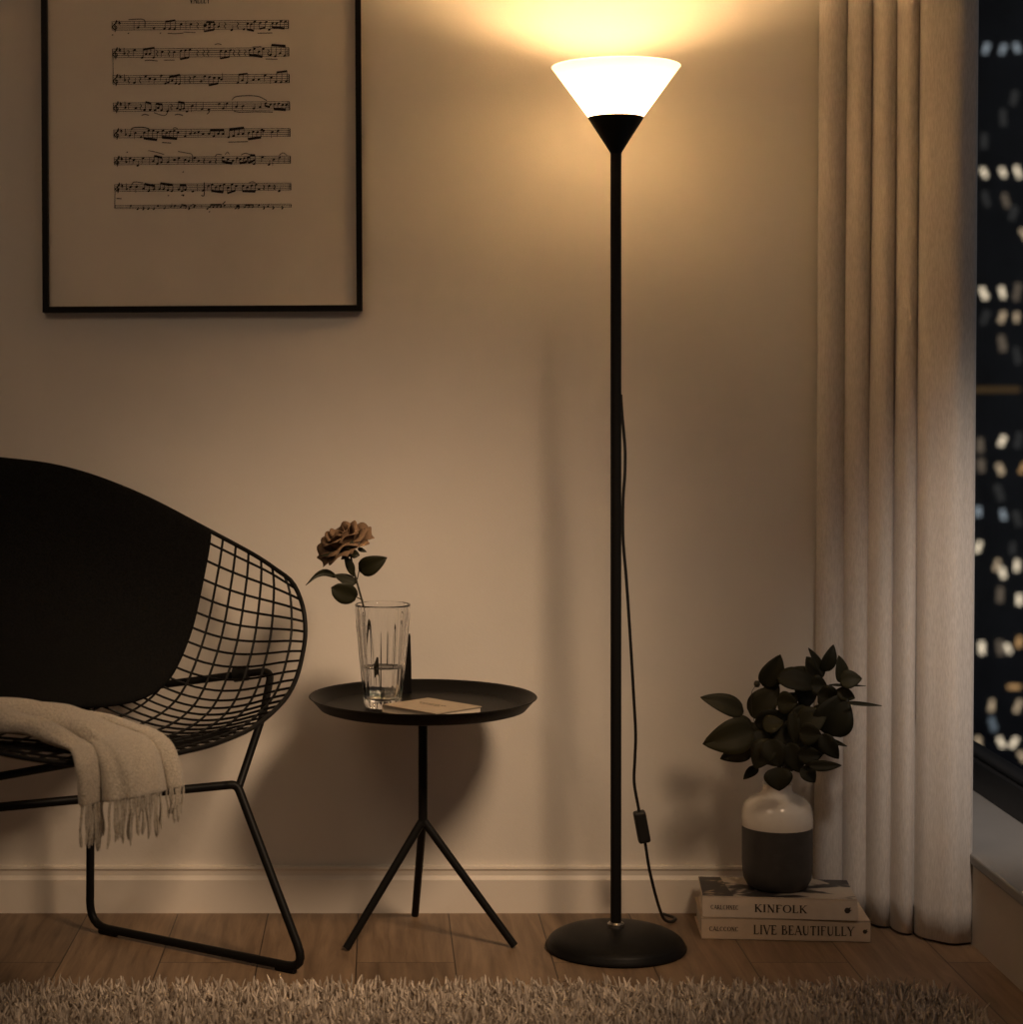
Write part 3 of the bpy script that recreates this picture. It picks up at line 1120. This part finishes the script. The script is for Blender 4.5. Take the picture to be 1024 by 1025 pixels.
TR_ = [P(-55, 460, 4.03), P(48, 465.5, 4.095), P(130, 491, 4.12), P(213, 533, 4.115), P(262, 560, 4.07), P(283, 575.5, 4.03), P(293, 583.5, 4.015)]
TR_[0] = Vector((CC.x - fw.x * .40, CC.y - fw.y * .40, TR_[0].z))
RF_ = [TR_[-1], P(301, 598, 4.0), P(305.5, 628, 3.97), P(303, 655, 3.93), P(290, 693, 3.85), P(258, 725, 3.70), P(218, 743.5, 3.55), P(182, 753, 3.47), P(148, 760, 3.41), P(112, 765, 3.365)]
LT_ = [mirror(p) for p in TR_]
LT_[0] = TR_[0]
LF_ = [LT_[-1], mirror(RF_[1]), mirror(RF_[2]), mirror(RF_[3]), mirror(RF_[4]) + Vector((0, 0, .03)), P(-60, 740, 3.19), P(0, 754, 3.25), P(60, 763.5, 3.315), RF_[-1]]
NS = 61
cTR, cTL = spline(TR_, NS), spline(LT_, NS)
cRF, cLF = spline(RF_, NS), spline(LF_, NS)
T0, R0, L0, F0 = cTR[0], cTR[-1], cTL[-1], cRF[-1]
def at(c, t):
    x = min(max(t, 0), 1) * (NS - 1)
    i = min(int(x), NS - 2)
    return c[i] + (c[i + 1] - c[i]) * (x - i)


def coons(u, v):
    p = (1 - v) * at(cTR, u) + v * at(cLF, u) + (1 - u) * at(cTL, v) + u * at(cRF, v)
    return p - ((1 - u) * (1 - v) * T0 + u * (1 - v) * R0 + (1 - u) * v * L0 + u * v * F0)


BAS = [(i, j) for i in range(5) for j in range(5) if i + j < 6]


def basis(u, v):
    b = u * (1 - u) * v * (1 - v)
    return [b * (2 * u - 1) ** i * (2 * v - 1) ** j for i, j in BAS]


def to_px(p):
    return CX + p[0] * F / p[1], CY + (H - p[2]) * F / p[1]


# the bowl: how far the wire net hangs below and behind the surface its rim spans,
# measured at its crossings on the open right wing and mirrored to the left
HR = [(555, 300), (575, 345), (578, 392), (578, 437), (577, 480), (574, 522), (571, 562), (565, 603), (555, 645), (543, 683), (528, 718)]
VT = [228, 283, 337, 390, 437, 490]
VN = [[(212, 148), (203, 208), (192, 278), (180, 338), (165, 408), (152, 480), (143, 553), (122, 632), (100, 705), (62, 775), (25, 855)],
      [(277, 178), (266, 238), (255, 298), (245, 350), (235, 418), (222, 487), (210, 555), (196, 620), (180, 690), (140, 765), (100, 835)],
      [(333, 205), (325, 262), (318, 315), (310, 368), (303, 432), (295, 493), (287, 555), (272, 610), (248, 680), (225, 740), (180, 800)],
      [(385, 235), (382, 285), (380, 330), (375, 380), (370, 440), (363, 500), (357, 558), (345, 605), (325, 668), (300, 725), (265, 780)],
      [(437, 262), (437, 308), (436, 350), (435, 395), (433, 450), (430, 508), (425, 558), (418, 605), (403, 655), (385, 705), (350, 755)],
      [(495, 287), (500, 330), (503, 370), (505, 410), (505, 460), (503, 513), (497, 562), (490, 603), (478, 650), (465, 692), (440, 735)]]
cz = lambda q: (170 + q[0] / 4.273, 520 + q[1] / 4.27)
fine = np.linspace(0, 1, 1500)
pTR = np.array([to_px(at(cTR, t)) for t in fine])
pRF = np.array([to_px(at(cRF, t)) for t in fine])
UV = [fine[np.argmin(np.abs(pTR[:, 0] - cz((x, 0))[0]))] for x in VT]
VV = [fine[np.argmin(np.abs(pRF[:650, 1] - cz(q)[1]))] for q in HR]
cons = []
for i, u in enumerate(UV):
    for k_, v in enumerate(VV):
        cons.append((u, v, *cz(VN[i][k_]), 1.0))
cons += [(.62, .62, 100, 712, 6.0), (.5, .5, 60, 672, 4.0), (.8, .8, 128, 742, 4.0)]
rowsA, rowsB = [], []
for (u, v, x, y, wt) in cons:
    p0 = coons(u, v)
    D = p0[1] + .19 * 16 * u * (1 - u) * v * (1 - v)
    d = np.array(P(x, y, D)) - p0
    wdn = np.array(wd_)
    dm = d - 2 * wdn * d.dot(wdn)
    for uu, vv, dd in ((u, v, d), (v, u, dm)):
        rowsA.append(np.array(basis(uu, vv)) * wt)
        rowsB.append(dd * wt)
AA, BB = np.array(rowsA), np.array(rowsB)
COEF = np.linalg.solve(AA.T @ AA + np.eye(AA.shape[1]) * 2e-4, AA.T @ BB)
print('UV', UV, 'VV', VV, 'fit', np.abs(AA @ COEF - BB).max(), np.abs(AA @ COEF - BB).mean())


def shell(u, v):
    return coons(u, v) + np.array(basis(u, v)) @ COEF


def snormal(u, v):
    e = .01
    du = shell(min(1, u + e), v) - shell(max(0, u - e), v)
    dv = shell(u, min(1, v + e)) - shell(u, max(0, v - e))
    n = np.cross(du, dv)
    n /= np.linalg.norm(n)
    if n[1] * .6 - n[2] * .8 > 0:
        n = -n
    return n


chair = thing('wire_lounge_chair', 'black diamond wire lounge chair with sled base and black pad', 'chair', (CC.x, CC.y, 0))
def wires():
    lo, hi = sorted(VV), sorted(UV)
    stp = (lo[-1] - lo[0]) / (len(lo) - 1)
    mid, x = [], lo[-1] + stp
    while x < hi[0] - stp * .5:
        mid.append(x)
        stp = min(stp * 1.06, .042)
        x += stp
    k = (hi[0] - lo[-1]) / (x - lo[-1])
    return lo + [lo[-1] + (m - lo[-1]) * k for m in mid] + hi


wm = MB()
for t in wires():
    wm.tube([shell(t, k / 44) for k in range(45)], .0025, 6, caps=False)
    wm.tube([shell(k / 44, t) for k in range(45)], .0025, 6, caps=False)
wm.build('wire_shell', M_wire, chair)
rim = list(cTR[:-1]) + list(cRF[:-1]) + list(cLF[::-1][:-1]) + list(cTL[::-1][:-1])
rim = spline(rim[::4], 200, closed=True)
MB().loop(rim, .0046, 10).build('rim', M_wire, chair)
# black pad: hooked over the top rim, rounded at its lower corner
A = .725
rows = []
for i in range(41):
    s = i / 40
    row = []
    for j in range(41):
        t = j / 40
        u = s * (A - .115 * t ** 4)
        v = t * (A - .115 * s ** 4)
        p, n = shell(u, v), snormal(min(max(u, .02), .98), min(max(v, .02), .98))
        lift = .012 + .010 * min(1, 6 * min(1 - s, 1 - t, s + .1, t + .1))
        row.append(Vector(p) + Vector(n) * lift + (Vector((0, 0, .006)) if min(s, t) == 0 else Vector()))
    rows.append(row)
pad = MB().grid(rows).build('seat_pad', M_pad, chair, angle=None, label='black fabric seat and back pad')
solidify(pad, .014, 0)
subsurf(pad, 1)
# bent-rod base
LR = .0085
fb = Vector((-.277, 3.88, .339))
ff = Vector((-.137, 3.765, LR + .004))
rf = P(90, 932, 4.075)
rf.z = LR + .004
rb = P(91, 770, 4.06)
rb.z = .352


def bar(name, pts, rad, r=LR):
    return MB().tube(fillet(pts, rad), r, 14).build(name, M_black, chair)


lft = Vector((-.718, 3.66, fb.z)) - fb
lft.normalize()
fbL = fb + lft * .80
ffL, rfL, rbL = mirror(ff), mirror(rf), mirror(rb)
bar('sled_leg', [fb + lft * .03, fb, ff, rf, rb + Vector((0, 0, -.0)), rb + (P(0, 777, 3.96) - rb).normalized() * .03], [.05] * 6)
bar('sled_leg', [fbL - lft * .03, fbL, ffL, rfL, rbL], [.05] * 5)
MB().tube([fb + lft * .02, fbL - lft * .02], LR, 14).build('crossbar', M_black, chair)
r1 = P(0, 777, 3.955)
MB().tube([rb, rb + (r1 - rb).normalized() * .62], LR, 14).build('crossbar', M_black, chair)
s1 = P(272, 671, 4.045)
s2 = P(120, 691, 4.12)
up = [fb + Vector((.004, .0, -.004)), P(263, 716, 3.97), s1, s2, P(-60, 700, 4.0)]
bar('shell_support', up, [.0, .02, .025, .06, .0], .0078)
for q0, q1 in [((233, 675.5), (249, 673.5))]:
    a_, b_ = P(*q0, 4.062), P(*q1, 4.055)
    MB().tube([a_, a_ + (b_ - a_) * .08, a_ + (b_ - a_) * .92, b_], [.010, .0155, .0155, .010], 12).build('shell_clip', M_black, chair)
for q in (ff + (rf - ff).normalized() * .05, rf + (ff - rf).normalized() * .05):
    d = (rf - ff).normalized()
    MB().tube([q - d * .022 + Vector((0, 0, -.006)), q + d * .022 + Vector((0, 0, -.006))], .0068, 10).build('glide', M_black, chair)

# ------------------------------------------------------------------ throw blanket over the seat's front edge
RW = [((-90, 706, 3.50), (-90, 722, 3.24)), ((-40, 708, 3.51), (-40, 726, 3.26)), ((0, 714, 3.53), (0, 732, 3.295)), ((45, 716, 3.55), (38, 741, 3.32)),
      ((85, 722, 3.56), (60, 747, 3.335)), ((122, 723, 3.54), (70, 750, 3.335)), ((152, 729, 3.48), (74, 756, 3.315)), ((171, 742, 3.43), (76, 766, 3.295)),
      ((179, 760, 3.405), (78, 781, 3.29)), ((182.5, 775, 3.395), (79, 795, 3.29)), ((184, 787, 3.39), (80, 806, 3.29))]
Aa = spline([tuple(P(*a)) for a, b in RW], 90)
Bb = spline([tuple(P(*b)) for a, b in RW], 90)
crease = [(.0, [.0, .30, .62, 1.0]), (.35, [.0, .30, .64, 1.0]), (.55, [.0, .20, .70, 1.0]), (1.0, [0, .17, .79, 1.0])]


def crs(s):
    for (s0, c0), (s1, c1) in zip(crease[:-1], crease[1:]):
        if s <= s1:
            t = (s - s0) / (s1 - s0)
            return [a + (b - a) * t for a, b in zip(c0, c1)]
    return crease[-1][1]


rows, hem = [], []
NT = 64
for i in range(90):
    s = i / 89
    cs = crs(s)
    row = []
    for j in range(NT + 1):
        t = j / NT
        p = Vector(Aa[i]) * (1 - t) + Vector(Bb[i]) * t
        for a, b in zip(cs[:-1], cs[1:]):
            if a <= t <= b:
                q = (t - (a + b) / 2) / ((b - a) / 2)
                h = math.sqrt(max(0, 1 - q * q)) * (.050 * (b - a) / .6 + .008)
                break
        fallw = min(1, max(0, (s - .5) / .2))
        nv = Vector((.25, -.45, .85)) * (1 - fallw) + Vector((.12, -1, .12)) * fallw
        p = p + nv.normalized() * h
        p.z += .0035 * math.sin(s * 23 + t * 9) * (1 - fallw) + (-.010 * math.sin(t * PI) * 0)
        p.y += .004 * math.sin(t * 26 + s * 5) * fallw
        row.append(p)
    rows.append(row)
throw = thing('throw_blanket', 'cream wool throw with fringe draped over the chair seat edge', 'blanket', tuple(rows[50][30]))
tb = MB().grid(rows).build('blanket_cloth', M_throw, throw, angle=None)
solidify(tb, .006, 0)
subsurf(tb, 1)
fr = MB()
last = rows[-1]
tt = .01
while tt < .995:
    j = int(tt * NT)
    p = last[j].copy()
    tt += random.uniform(.010, .028)
    if .745 < tt < .80 or .20 < tt < .235:
        continue
    ln_ = (.080 if tt > .78 else (.058 if tt < .2 else .078)) * random.uniform(.75, 1.08)
    ph = random.uniform(0, 6)
    pts = []
    dx, dy = random.uniform(-.006, .005), random.uniform(-.008, .004)
    for k in range(9):
        q = k / 8
        pts.append(p + Vector((dx * q + .0012 * math.sin(q * 7 + ph), dy * q + .0012 * math.cos(q * 6 + ph), -ln_ * q + .006)))
    r_ = random.uniform(.0017, .0025)
    fr.tube(pts, [r_, r_, r_ * .95, r_, r_ * .9, r_ * .95, r_ * 1.1, r_ * 1.2, r_ * .5], 6)
fr.build('fringe', M_throw, throw)

# ------------------------------------------------------------------ framed sheet music
YS = YW - .013          # sheet plane
DFR = YW - .026


def S(px, py, y=YS):
    return P(px, py, y)


fcx, fcz = S(201.5, 0).x, 1.72
pic = thing('picture_frame', 'thin black frame holding a cream sheet music print on the wall', 'picture', (fcx, YW, fcz))
x0, x1 = P(41.3, 0, DFR).x, P(361.7, 0, DFR).x
zb0 = P(0, 312, DFR).z
zt0 = zb0 + .95
bw = .0125
fm = MB()
for a_, b_ in [((x0, zb0), (x1, zb0 + bw)), ((x0, zt0 - bw), (x1, zt0)), ((x0, zb0 + bw), (x0 + bw, zt0 - bw)), ((x1 - bw, zb0 + bw), (x1, zt0 - bw))]:
    fm.box((a_[0], DFR, a_[1]), (b_[0], YW - .0005, b_[1]))
pf = fm.build('frame', M_frame, pic, smooth=False)
sheet = MB().box((x0 + bw - .002, YS, zb0 + bw - .002), (x1 - bw + .002, YS + .004, zt0 - bw + .002)).build('music_sheet', M_sheet, pic, smooth=False)
polys = []


def seg(ax_, ay, bx_, by, w):
    dx, dy = bx_ - ax_, by - ay
    l = math.hypot(dx, dy) or 1
    nx, ny = -dy / l * w / 2, dx / l * w / 2
    polys.append([(ax_ + nx, ay + ny), (ax_ - nx, ay - ny), (bx_ - nx, by - ny), (bx_ + nx, by + ny)])


def curve_(pts, w):
    d = spline(pts, 14)
    for a, b in zip(d[:-1], d[1:]):
        seg(a[0], a[1], b[0], b[1], w)


def head(x, y, r=1.15):
    polys.append([(x + r * 1.2 * math.cos(2 * PI * i / 10) , y + r * .85 * math.sin(2 * PI * i / 10) - .35 * math.cos(2 * PI * i / 10)) for i in range(10)])


ST = [(21, 29.4), (48.4, 56.9), (75, 83.6), (102.4, 110.8), (129.3, 137.2), (157, 164.2), (184, 190.8), (205, 208)]
BM = [
    [(166, 21.6, 176, 20.2, 1.6), (204.5, 31.5, 214, 30, 1.5), (207, 22, 215, 22.2, 1.2), (247.5, 29.8, 254.5, 31.2, 1.7), (260, 29.4, 266, 27.8, 1.3), (272.5, 27.5, 285, 29, 1.9)],
    [(143.5, 49.2, 155, 47.6, 1.7), (180.5, 59.2, 189.5, 57.4, 1.7), (220.5, 58.8, 230, 57, 1.5), (249.5, 55.2, 263, 57.1, 2.1), (272, 45.5, 286, 46.6, 2.1)],
    [(169.5, 77, 180.5, 74.8, 1.8), (209, 85.4, 218.5, 83.6, 1.7), (239, 75, 248, 74, 1.6), (277, 73.0, 287.5, 71.7, 1.7)],
    [(145.5, 102, 151.2, 103.2, 1.8), (156, 103.8, 162.5, 104.4, 1.8), (178.2, 102, 184.6, 103, 1.8), (265, 106.2, 270, 107.4, 1.7), (274, 109.6, 286, 110.4, 2.2)],
    [(143.5, 138, 157, 139.8, 2.1), (162, 137.2, 177, 138.6, 2.4), (210, 130.4, 224, 130.4, 2.2), (229.5, 129.8, 244, 128.2, 2.2), (248, 139.6, 261, 137.8, 2.1)],
    [(154, 155.8, 162, 157.6, 1.9), (222, 161.8, 232, 163.8, 2.1), (239.5, 163.8, 247, 162, 1.8), (248, 163, 253, 161.8, 1.8), (250, 155.6, 255, 155.8, 1.8)],
    [(144, 183.8, 154.5, 186, 2.0), (160, 183.3, 172.5, 185, 2.0), (179.5, 185.3, 186, 185.5, 1.8), (211, 191, 223, 192.6, 2.0), (227, 193.6, 235, 191, 1.6), (242, 191.5, 255, 192, 1.9)],
    [(181, 204.8, 186, 205.6, 1.4), (210, 205, 221, 205, 1.4), (236, 206.5, 239, 206.4, 1.8), (245, 205.4, 253, 205.2, 1.0)],
]
rr = random.Random(5)
for si, (y0, y1) in enumerate(ST):
    xl, xr = (112.5 + .3 * si, 289 + .25 * si)
    nl = 5 if si < 7 else 3
    for i in range(nl):
        y = y0 + (y1 - y0) * i / (nl - 1)
        seg(xl, y + .3, xr, y - .3, .46)
    seg(xl, y0, xl, y1, .6)
    seg(xr, y0, xr, y1, 1.0)
    seg(xr - 1.8, y0, xr - 1.8, y1, .35)
    if si < 7:       # clef
        cx_ = xl + 3
        curve_([(cx_, y1 + 2), (cx_ + .8, y1 - 1), (cx_ - .2, y0 + 4), (cx_ + 1.6, y0 - 1.5), (cx_ + 1.9, y0 + 1), (cx_ - 2.3, y0 + 4.5), (cx_ - 1.6, y1 - .6), (cx_ + 1.8, y1 - 1), (cx_ + 1.2, y0 + 4.3), (cx_ - .8, y0 + 5.5)], .85)
        for k in range(1 + (si > 0)):
            curve_([(xl + 7 + 4.6 * k, y0 - 1), (xl + 7.2 + 4.6 * k, y0 + 3 + 2 * k), (xl + 8.6 + 4.6 * k, y0 + 1.6 + 2 * k)], .7)
            head(xl + 7.4 + 4.6 * k, y0 + 1.2 + 4 * k, .9)
    for (bx0, by0, bx1, by1, w) in BM[si]:
        seg(bx0, by0, bx1, by1, w * 1.2)
        nn = max(2, round((bx1 - bx0) / 4.2) + 1)
        upb = (by0 + by1) / 2 < (y0 + y1) / 2
        for k in range(nn):
            t = k / (nn - 1)
            x, y = bx0 + (bx1 - bx0) * t, by0 + (by1 - by0) * t
            yh = (y1 - 1 + rr.uniform(-2.5, 1.5)) if upb else (y0 + 1.5 + rr.uniform(-1, 2.5))
            if si == 7:
                yh = y + 2.5
            seg(x, y, x, yh, .55)
            head(x + (-.9 if upb else .9), yh, 1.2 if si < 7 else .8)
    # single notes and rests between the beamed groups
    x = xl + 16
    while x < xr - 5:
        if not any(b[0] - 2.5 < x < b[2] + 2.5 for b in BM[si]):
            yh = rr.uniform(y0 + .5, y1 + 1.5)
            q = rr.random()
            if q < .62:
                head(x, yh, 1.2 if si < 7 else .9)
                if rr.random() < .75:
                    d = -1 if yh > (y0 + y1) / 2 else 1
                    seg(x - d * .9, yh, x - d * .9, yh + d * rr.uniform(4, 6.5) * (1 if si < 7 else .5), .45)
            elif q < .78:
                curve_([(x - .8, y0 + 1.4), (x + .8, y0 + 3.4), (x - .8, y0 + 5), (x + .6, y1 - .6)], .8)
            elif q < .88:
                seg(x, y0, x, y1, .45)
        x += rr.uniform(3.6, 6.8)
for a, w in [(((129, 19.4), (137, 18.8), (145, 19.8), (145.4, 27)), .8), (((168, 33.2), (176, 33.6), (184, 33)), .7), (((184, 32), (196, 32.6)), .6), (((258, 33.6), (273, 33.4)), .8),
             (((145, 60.4), (150, 60), (158, 60.8)), .8), (((164, 60), (175, 60)), .7), (((266, 59.4), (278, 59.8)), .8), (((215, 44.6), (219, 44), (222, 45)), .8), (((253, 47.4), (262, 47)), .7),
             (((232, 100.5), (236, 97), (248, 96), (259, 97), (267, 101)), .8), (((234, 111.5), (240, 112.5), (256, 112.2), (273, 112.6)), .8), (((141.5, 115.2), (145, 114.2), (149, 115.2)), .9),
             (((175, 115), (178, 114.2), (183, 115.4)), .9), (((154, 112.5), (162, 115.2), (166, 114.8), (168, 111)), .7), (((207, 114.4), (209, 112.5), (209, 110)), .9),
             (((131, 130), (133, 127.6), (143, 127.2), (149, 128.6)), 1.0), (((173, 128.8), (175, 127.6), (178, 129)), .7), (((228, 142.4), (248, 142)), .8), (((162, 142.4), (171, 143)), .9),
             (((148, 150.4), (155, 151.8), (164, 154.4)), .7), (((178, 151.4), (186, 153), (192, 154.8), (192, 162)), .7), (((215, 157), (217, 154.6), (222, 155)), .7), (((225, 154.8), (227.5, 152.4), (229, 154.6)), .7),
             (((241, 155.4), (245, 153.6), (250, 155)), .7), (((279, 156), (283, 153.4), (287, 156)), .7),
             (((131, 185), (134, 181.8), (143, 182.8)), .8), (((204, 182.6), (203.8, 195.4), (201, 195.6)), .9), (((116, 198.2), (121, 198.4)), 1.0), (((181, 195.2), (184, 195)), 1.0), (((249, 183.2), (252, 182.2), (255, 183)), .7),
             (((190, 206), (193, 204.6), (195, 206.4), (192, 208)), .8), (((222, 204.6), (225, 201.8)), .9)]:
    curve_(a, w)
seg(113.2, 57, 113.4, 75, .6)
seg(114.6, 191, 114.2, 208, .7)
for (x, y) in [(113, 34.5), (129, 33), (161, 33), (183, 172), (168, 195.5), (183, 196), (209, 212), (127, 152)]:
    head(x, y, .7)
pp = [[(S(p[0], p[1]).x, S(p[0], p[1]).z) for p in q] for q in polys]
print_on(pp, (0, YS - .0001, 0), Vector((1, 0, 0)), Vector((0, 0, 1)), Vector((0, -1, 0)), .0004).build('music_notation', M_ink, sheet, smooth=False)
tl, tw_ = letters('VALLEY', .0155, .12, .8, 1.1)
o0 = S(190.5, 3.4)
k_ = (S(210.5, 3).x - o0.x) / tw_
tl = [[(p[0] * k_, p[1]) for p in q] for q in tl]
print_on(tl, (o0.x, YS - .0001, o0.z), Vector((1, 0, 0)), Vector((0, 0, 1)), Vector((0, -1, 0)), .0004).build('title_lettering', M_ink, sheet, smooth=False)
pic.rotation_euler = (0, -.0055, 0)

# ------------------------------------------------------------------ shag rug
RX0, RX1, RY0, RY1 = -2.2, 1.035, 2.5, 3.595


def inside_rug(x, y):
    ok = (x > RX0) & (x < RX1) & (y > RY0) & (y < RY1)
    r_ = .13
    cxr, cyr = RX1 - r_, RY1 - r_
    cor = (x > cxr) & (y > cyr) & (((x - cxr) ** 2 + (y - cyr) ** 2) > r_ * r_)
    return ok & ~cor


rug = thing('shag_rug', 'cream shaggy rug on the wood floor in front', 'rug', (-.58, 3.05, 0))
rb_ = MB()
out2 = [(RX0, RY0), (RX1, RY0)] + [(RX1 - .13 + .13 * math.cos(a), RY1 - .13 + .13 * math.sin(a)) for a in [PI / 2 * i / 10 for i in range(11)]] + [(RX0, RY1)]
n = len(out2)
rb_.add([(x, y, .001) for x, y in out2] + [(x, y, .012) for x, y in out2], [tuple(range(n - 1, -1, -1)), tuple(range(n, 2 * n))] + [(i, (i + 1) % n, n + (i + 1) % n, n + i) for i in range(n)])
rb_.build('backing', M_rugbase, rug, smooth=False)


def scatter(ya, yb, xa, xb, stp):
    xs, ys = np.meshgrid(np.arange(xa, xb, stp), np.arange(ya, yb, stp))
    xs = xs.ravel() + RNG.uniform(-stp, stp, xs.size) * .6
    ys = ys.ravel() + RNG.uniform(-stp, stp, ys.size) * .6
    k_ = inside_rug(xs, ys)
    return xs[k_], ys[k_]


sx1, sy1 = scatter(3.20, RY1, -1.0, RX1, .0082)
sx2, sy2 = scatter(RY0, 3.20, -1.0, RX1, .013)
sx3, sy3 = scatter(RY0, RY1, RX0, -1.0, .014)
X = np.concatenate([sx1, sx2, sx3])
Y = np.concatenate([sy1, sy2, sy3])
N = X.size
LEN = RNG.uniform(.027, .046, N)
az = RNG.uniform(0, 2 * PI, N)
lean = np.abs(RNG.normal(.55, .35, N))
rad = RNG.uniform(.0021, .0033, N)
tw = RNG.normal(0, 1.3, N)
NR = 5
verts = np.zeros((N, NR, 3, 3), np.float32)
px_, py_, pz_ = X.copy(), Y.copy(), np.full(N, .011)
for r_ in range(NR):
    t = r_ / (NR - 1)
    rr_ = rad * (1.0 if r_ < NR - 1 else .45)
    for k in range(3):
        a = 2 * PI * k / 3 + az
        verts[:, r_, k, 0] = px_ + rr_ * np.cos(a)
        verts[:, r_, k, 1] = py_ + rr_ * np.sin(a)
        verts[:, r_, k, 2] = pz_ + (rr_ * .3 * np.cos(a))
    th = np.clip(lean * (.3 + 1.3 * t), 0, 1.75)
    aa = az + tw * t
    st = LEN / (NR - 1)
    px_ = px_ + st * np.sin(th) * np.cos(aa)
    py_ = py_ + st * np.sin(th) * np.sin(aa)
    pz_ = np.maximum(pz_ + st * np.cos(th), .012)
vb = (np.arange(N) * NR * 3)[:, None, None]
q = []
for r_ in range(NR - 1):
    for k in range(3):
        k2 = (k + 1) % 3
        q.append([r_ * 3 + k, r_ * 3 + k2, (r_ + 1) * 3 + k2, (r_ + 1) * 3 + k])
q = np.array(q)[None] + vb
faces = q.reshape(-1, 4).astype(np.int32)
me = bpy.data.meshes.new('pile')
vf = verts.reshape(-1, 3)
me.vertices.add(len(vf))
me.vertices.foreach_set('co', vf.ravel())
me.loops.add(faces.size)
me.loops.foreach_set('vertex_index', faces.ravel())
me.polygons.add(len(faces))
me.polygons.foreach_set('loop_start', np.arange(0, faces.size, 4, dtype=np.int32))
me.update(calc_edges=True)
me.shade_smooth()
me.materials.append(M_pile)
po = bpy.data.objects.new('pile', me)
COL.objects.link(po)
po.parent = rug
po.matrix_parent_inverse = Matrix.Translation(ROOTLOC[rug.name]).inverted()
po['kind'] = 'stuff'

# ------------------------------------------------------------------ light
ld = bpy.data.lights.new('added fill light', 'AREA')
ld.shape = 'DISK'
ld.size = 1.2
ld.energy = FILL
ld.color = (1.0, .72, .49)
lo = bpy.data.objects.new('added_fill_light', ld)  # added soft fill under the ceiling, unseen and without a fixture
lo.location = (-1.2, 1.7, ZC - .03)
COL.objects.link(lo)
lb = bpy.data.lights.new('lamp filament', 'POINT')
lb.energy = BULB
lb.color = WARM
lb.shadow_soft_size = .024
bo = bpy.data.objects.new('lamp_light', lb)
bo.location = LAMP_AT
COL.objects.link(bo)
ls = bpy.data.lights.new('unseen spot', 'SPOT')
ls.energy = SPOT
ls.color = (1.0, .69, .44)
ls.spot_size = math.radians(38)
ls.spot_blend = 1.0
ls.shadow_soft_size = .30
so = bpy.data.objects.new('unseen_spot', ls)
so.location = (1.0, 2.15, 2.3)
so.rotation_euler = (Vector((-.10, 4.05, .28)) - so.location).to_track_quat('-Z', 'Y').to_euler()
COL.objects.link(so)
l2 = ls.copy()
l2.energy = ADDED_SPOT
l2.color = (1.0, .82, .68)
l2.spot_size = math.radians(23)
l2.shadow_soft_size = .15
s2o = bpy.data.objects.new('unseen_spot', l2)  # second spot, added only to brighten the curtain's right panel and the sill
s2o.location = (1.0, 2.3, 2.4)
s2o.rotation_euler = (Vector((1.35, 3.98, .56)) - s2o.location).to_track_quat('-Z', 'Y').to_euler()
COL.objects.link(s2o)

w = bpy.data.worlds.new('night')
sc.world = w
w.use_nodes = True
w.node_tree.nodes['Background'].inputs[0].default_value = (.72, .76, .85, 1)
w.node_tree.nodes['Background'].inputs[1].default_value = .09

# ------------------------------------------------------------------ camera
cd = bpy.data.cameras.new('camera')
cd.clip_end = 2000
cd.sensor_fit = 'HORIZONTAL'
cd.sensor_width = 36
cd.lens = F / 1024 * 36
cd.shift_x = (512 - CX) / 1024
cd.shift_y = -(512.5 - CY) / 1024
cd.dof.use_dof = True
cd.dof.focus_distance = 3.95
cd.dof.aperture_fstop = 3.8
cam = bpy.data.objects.new('camera', cd)
cam.location = (0, 0, H)
cam.rotation_euler = (PI / 2, 0, 0)
COL.objects.link(cam)
sc.camera = cam
sc.cycles.sample_clamp_indirect = 60
sc.view_settings.view_transform = 'Standard'
sc.view_settings.look = 'None'
sc.view_settings.gamma = 1
sc.view_settings.exposure = .1
sc.view_settings.use_curve_mapping = False
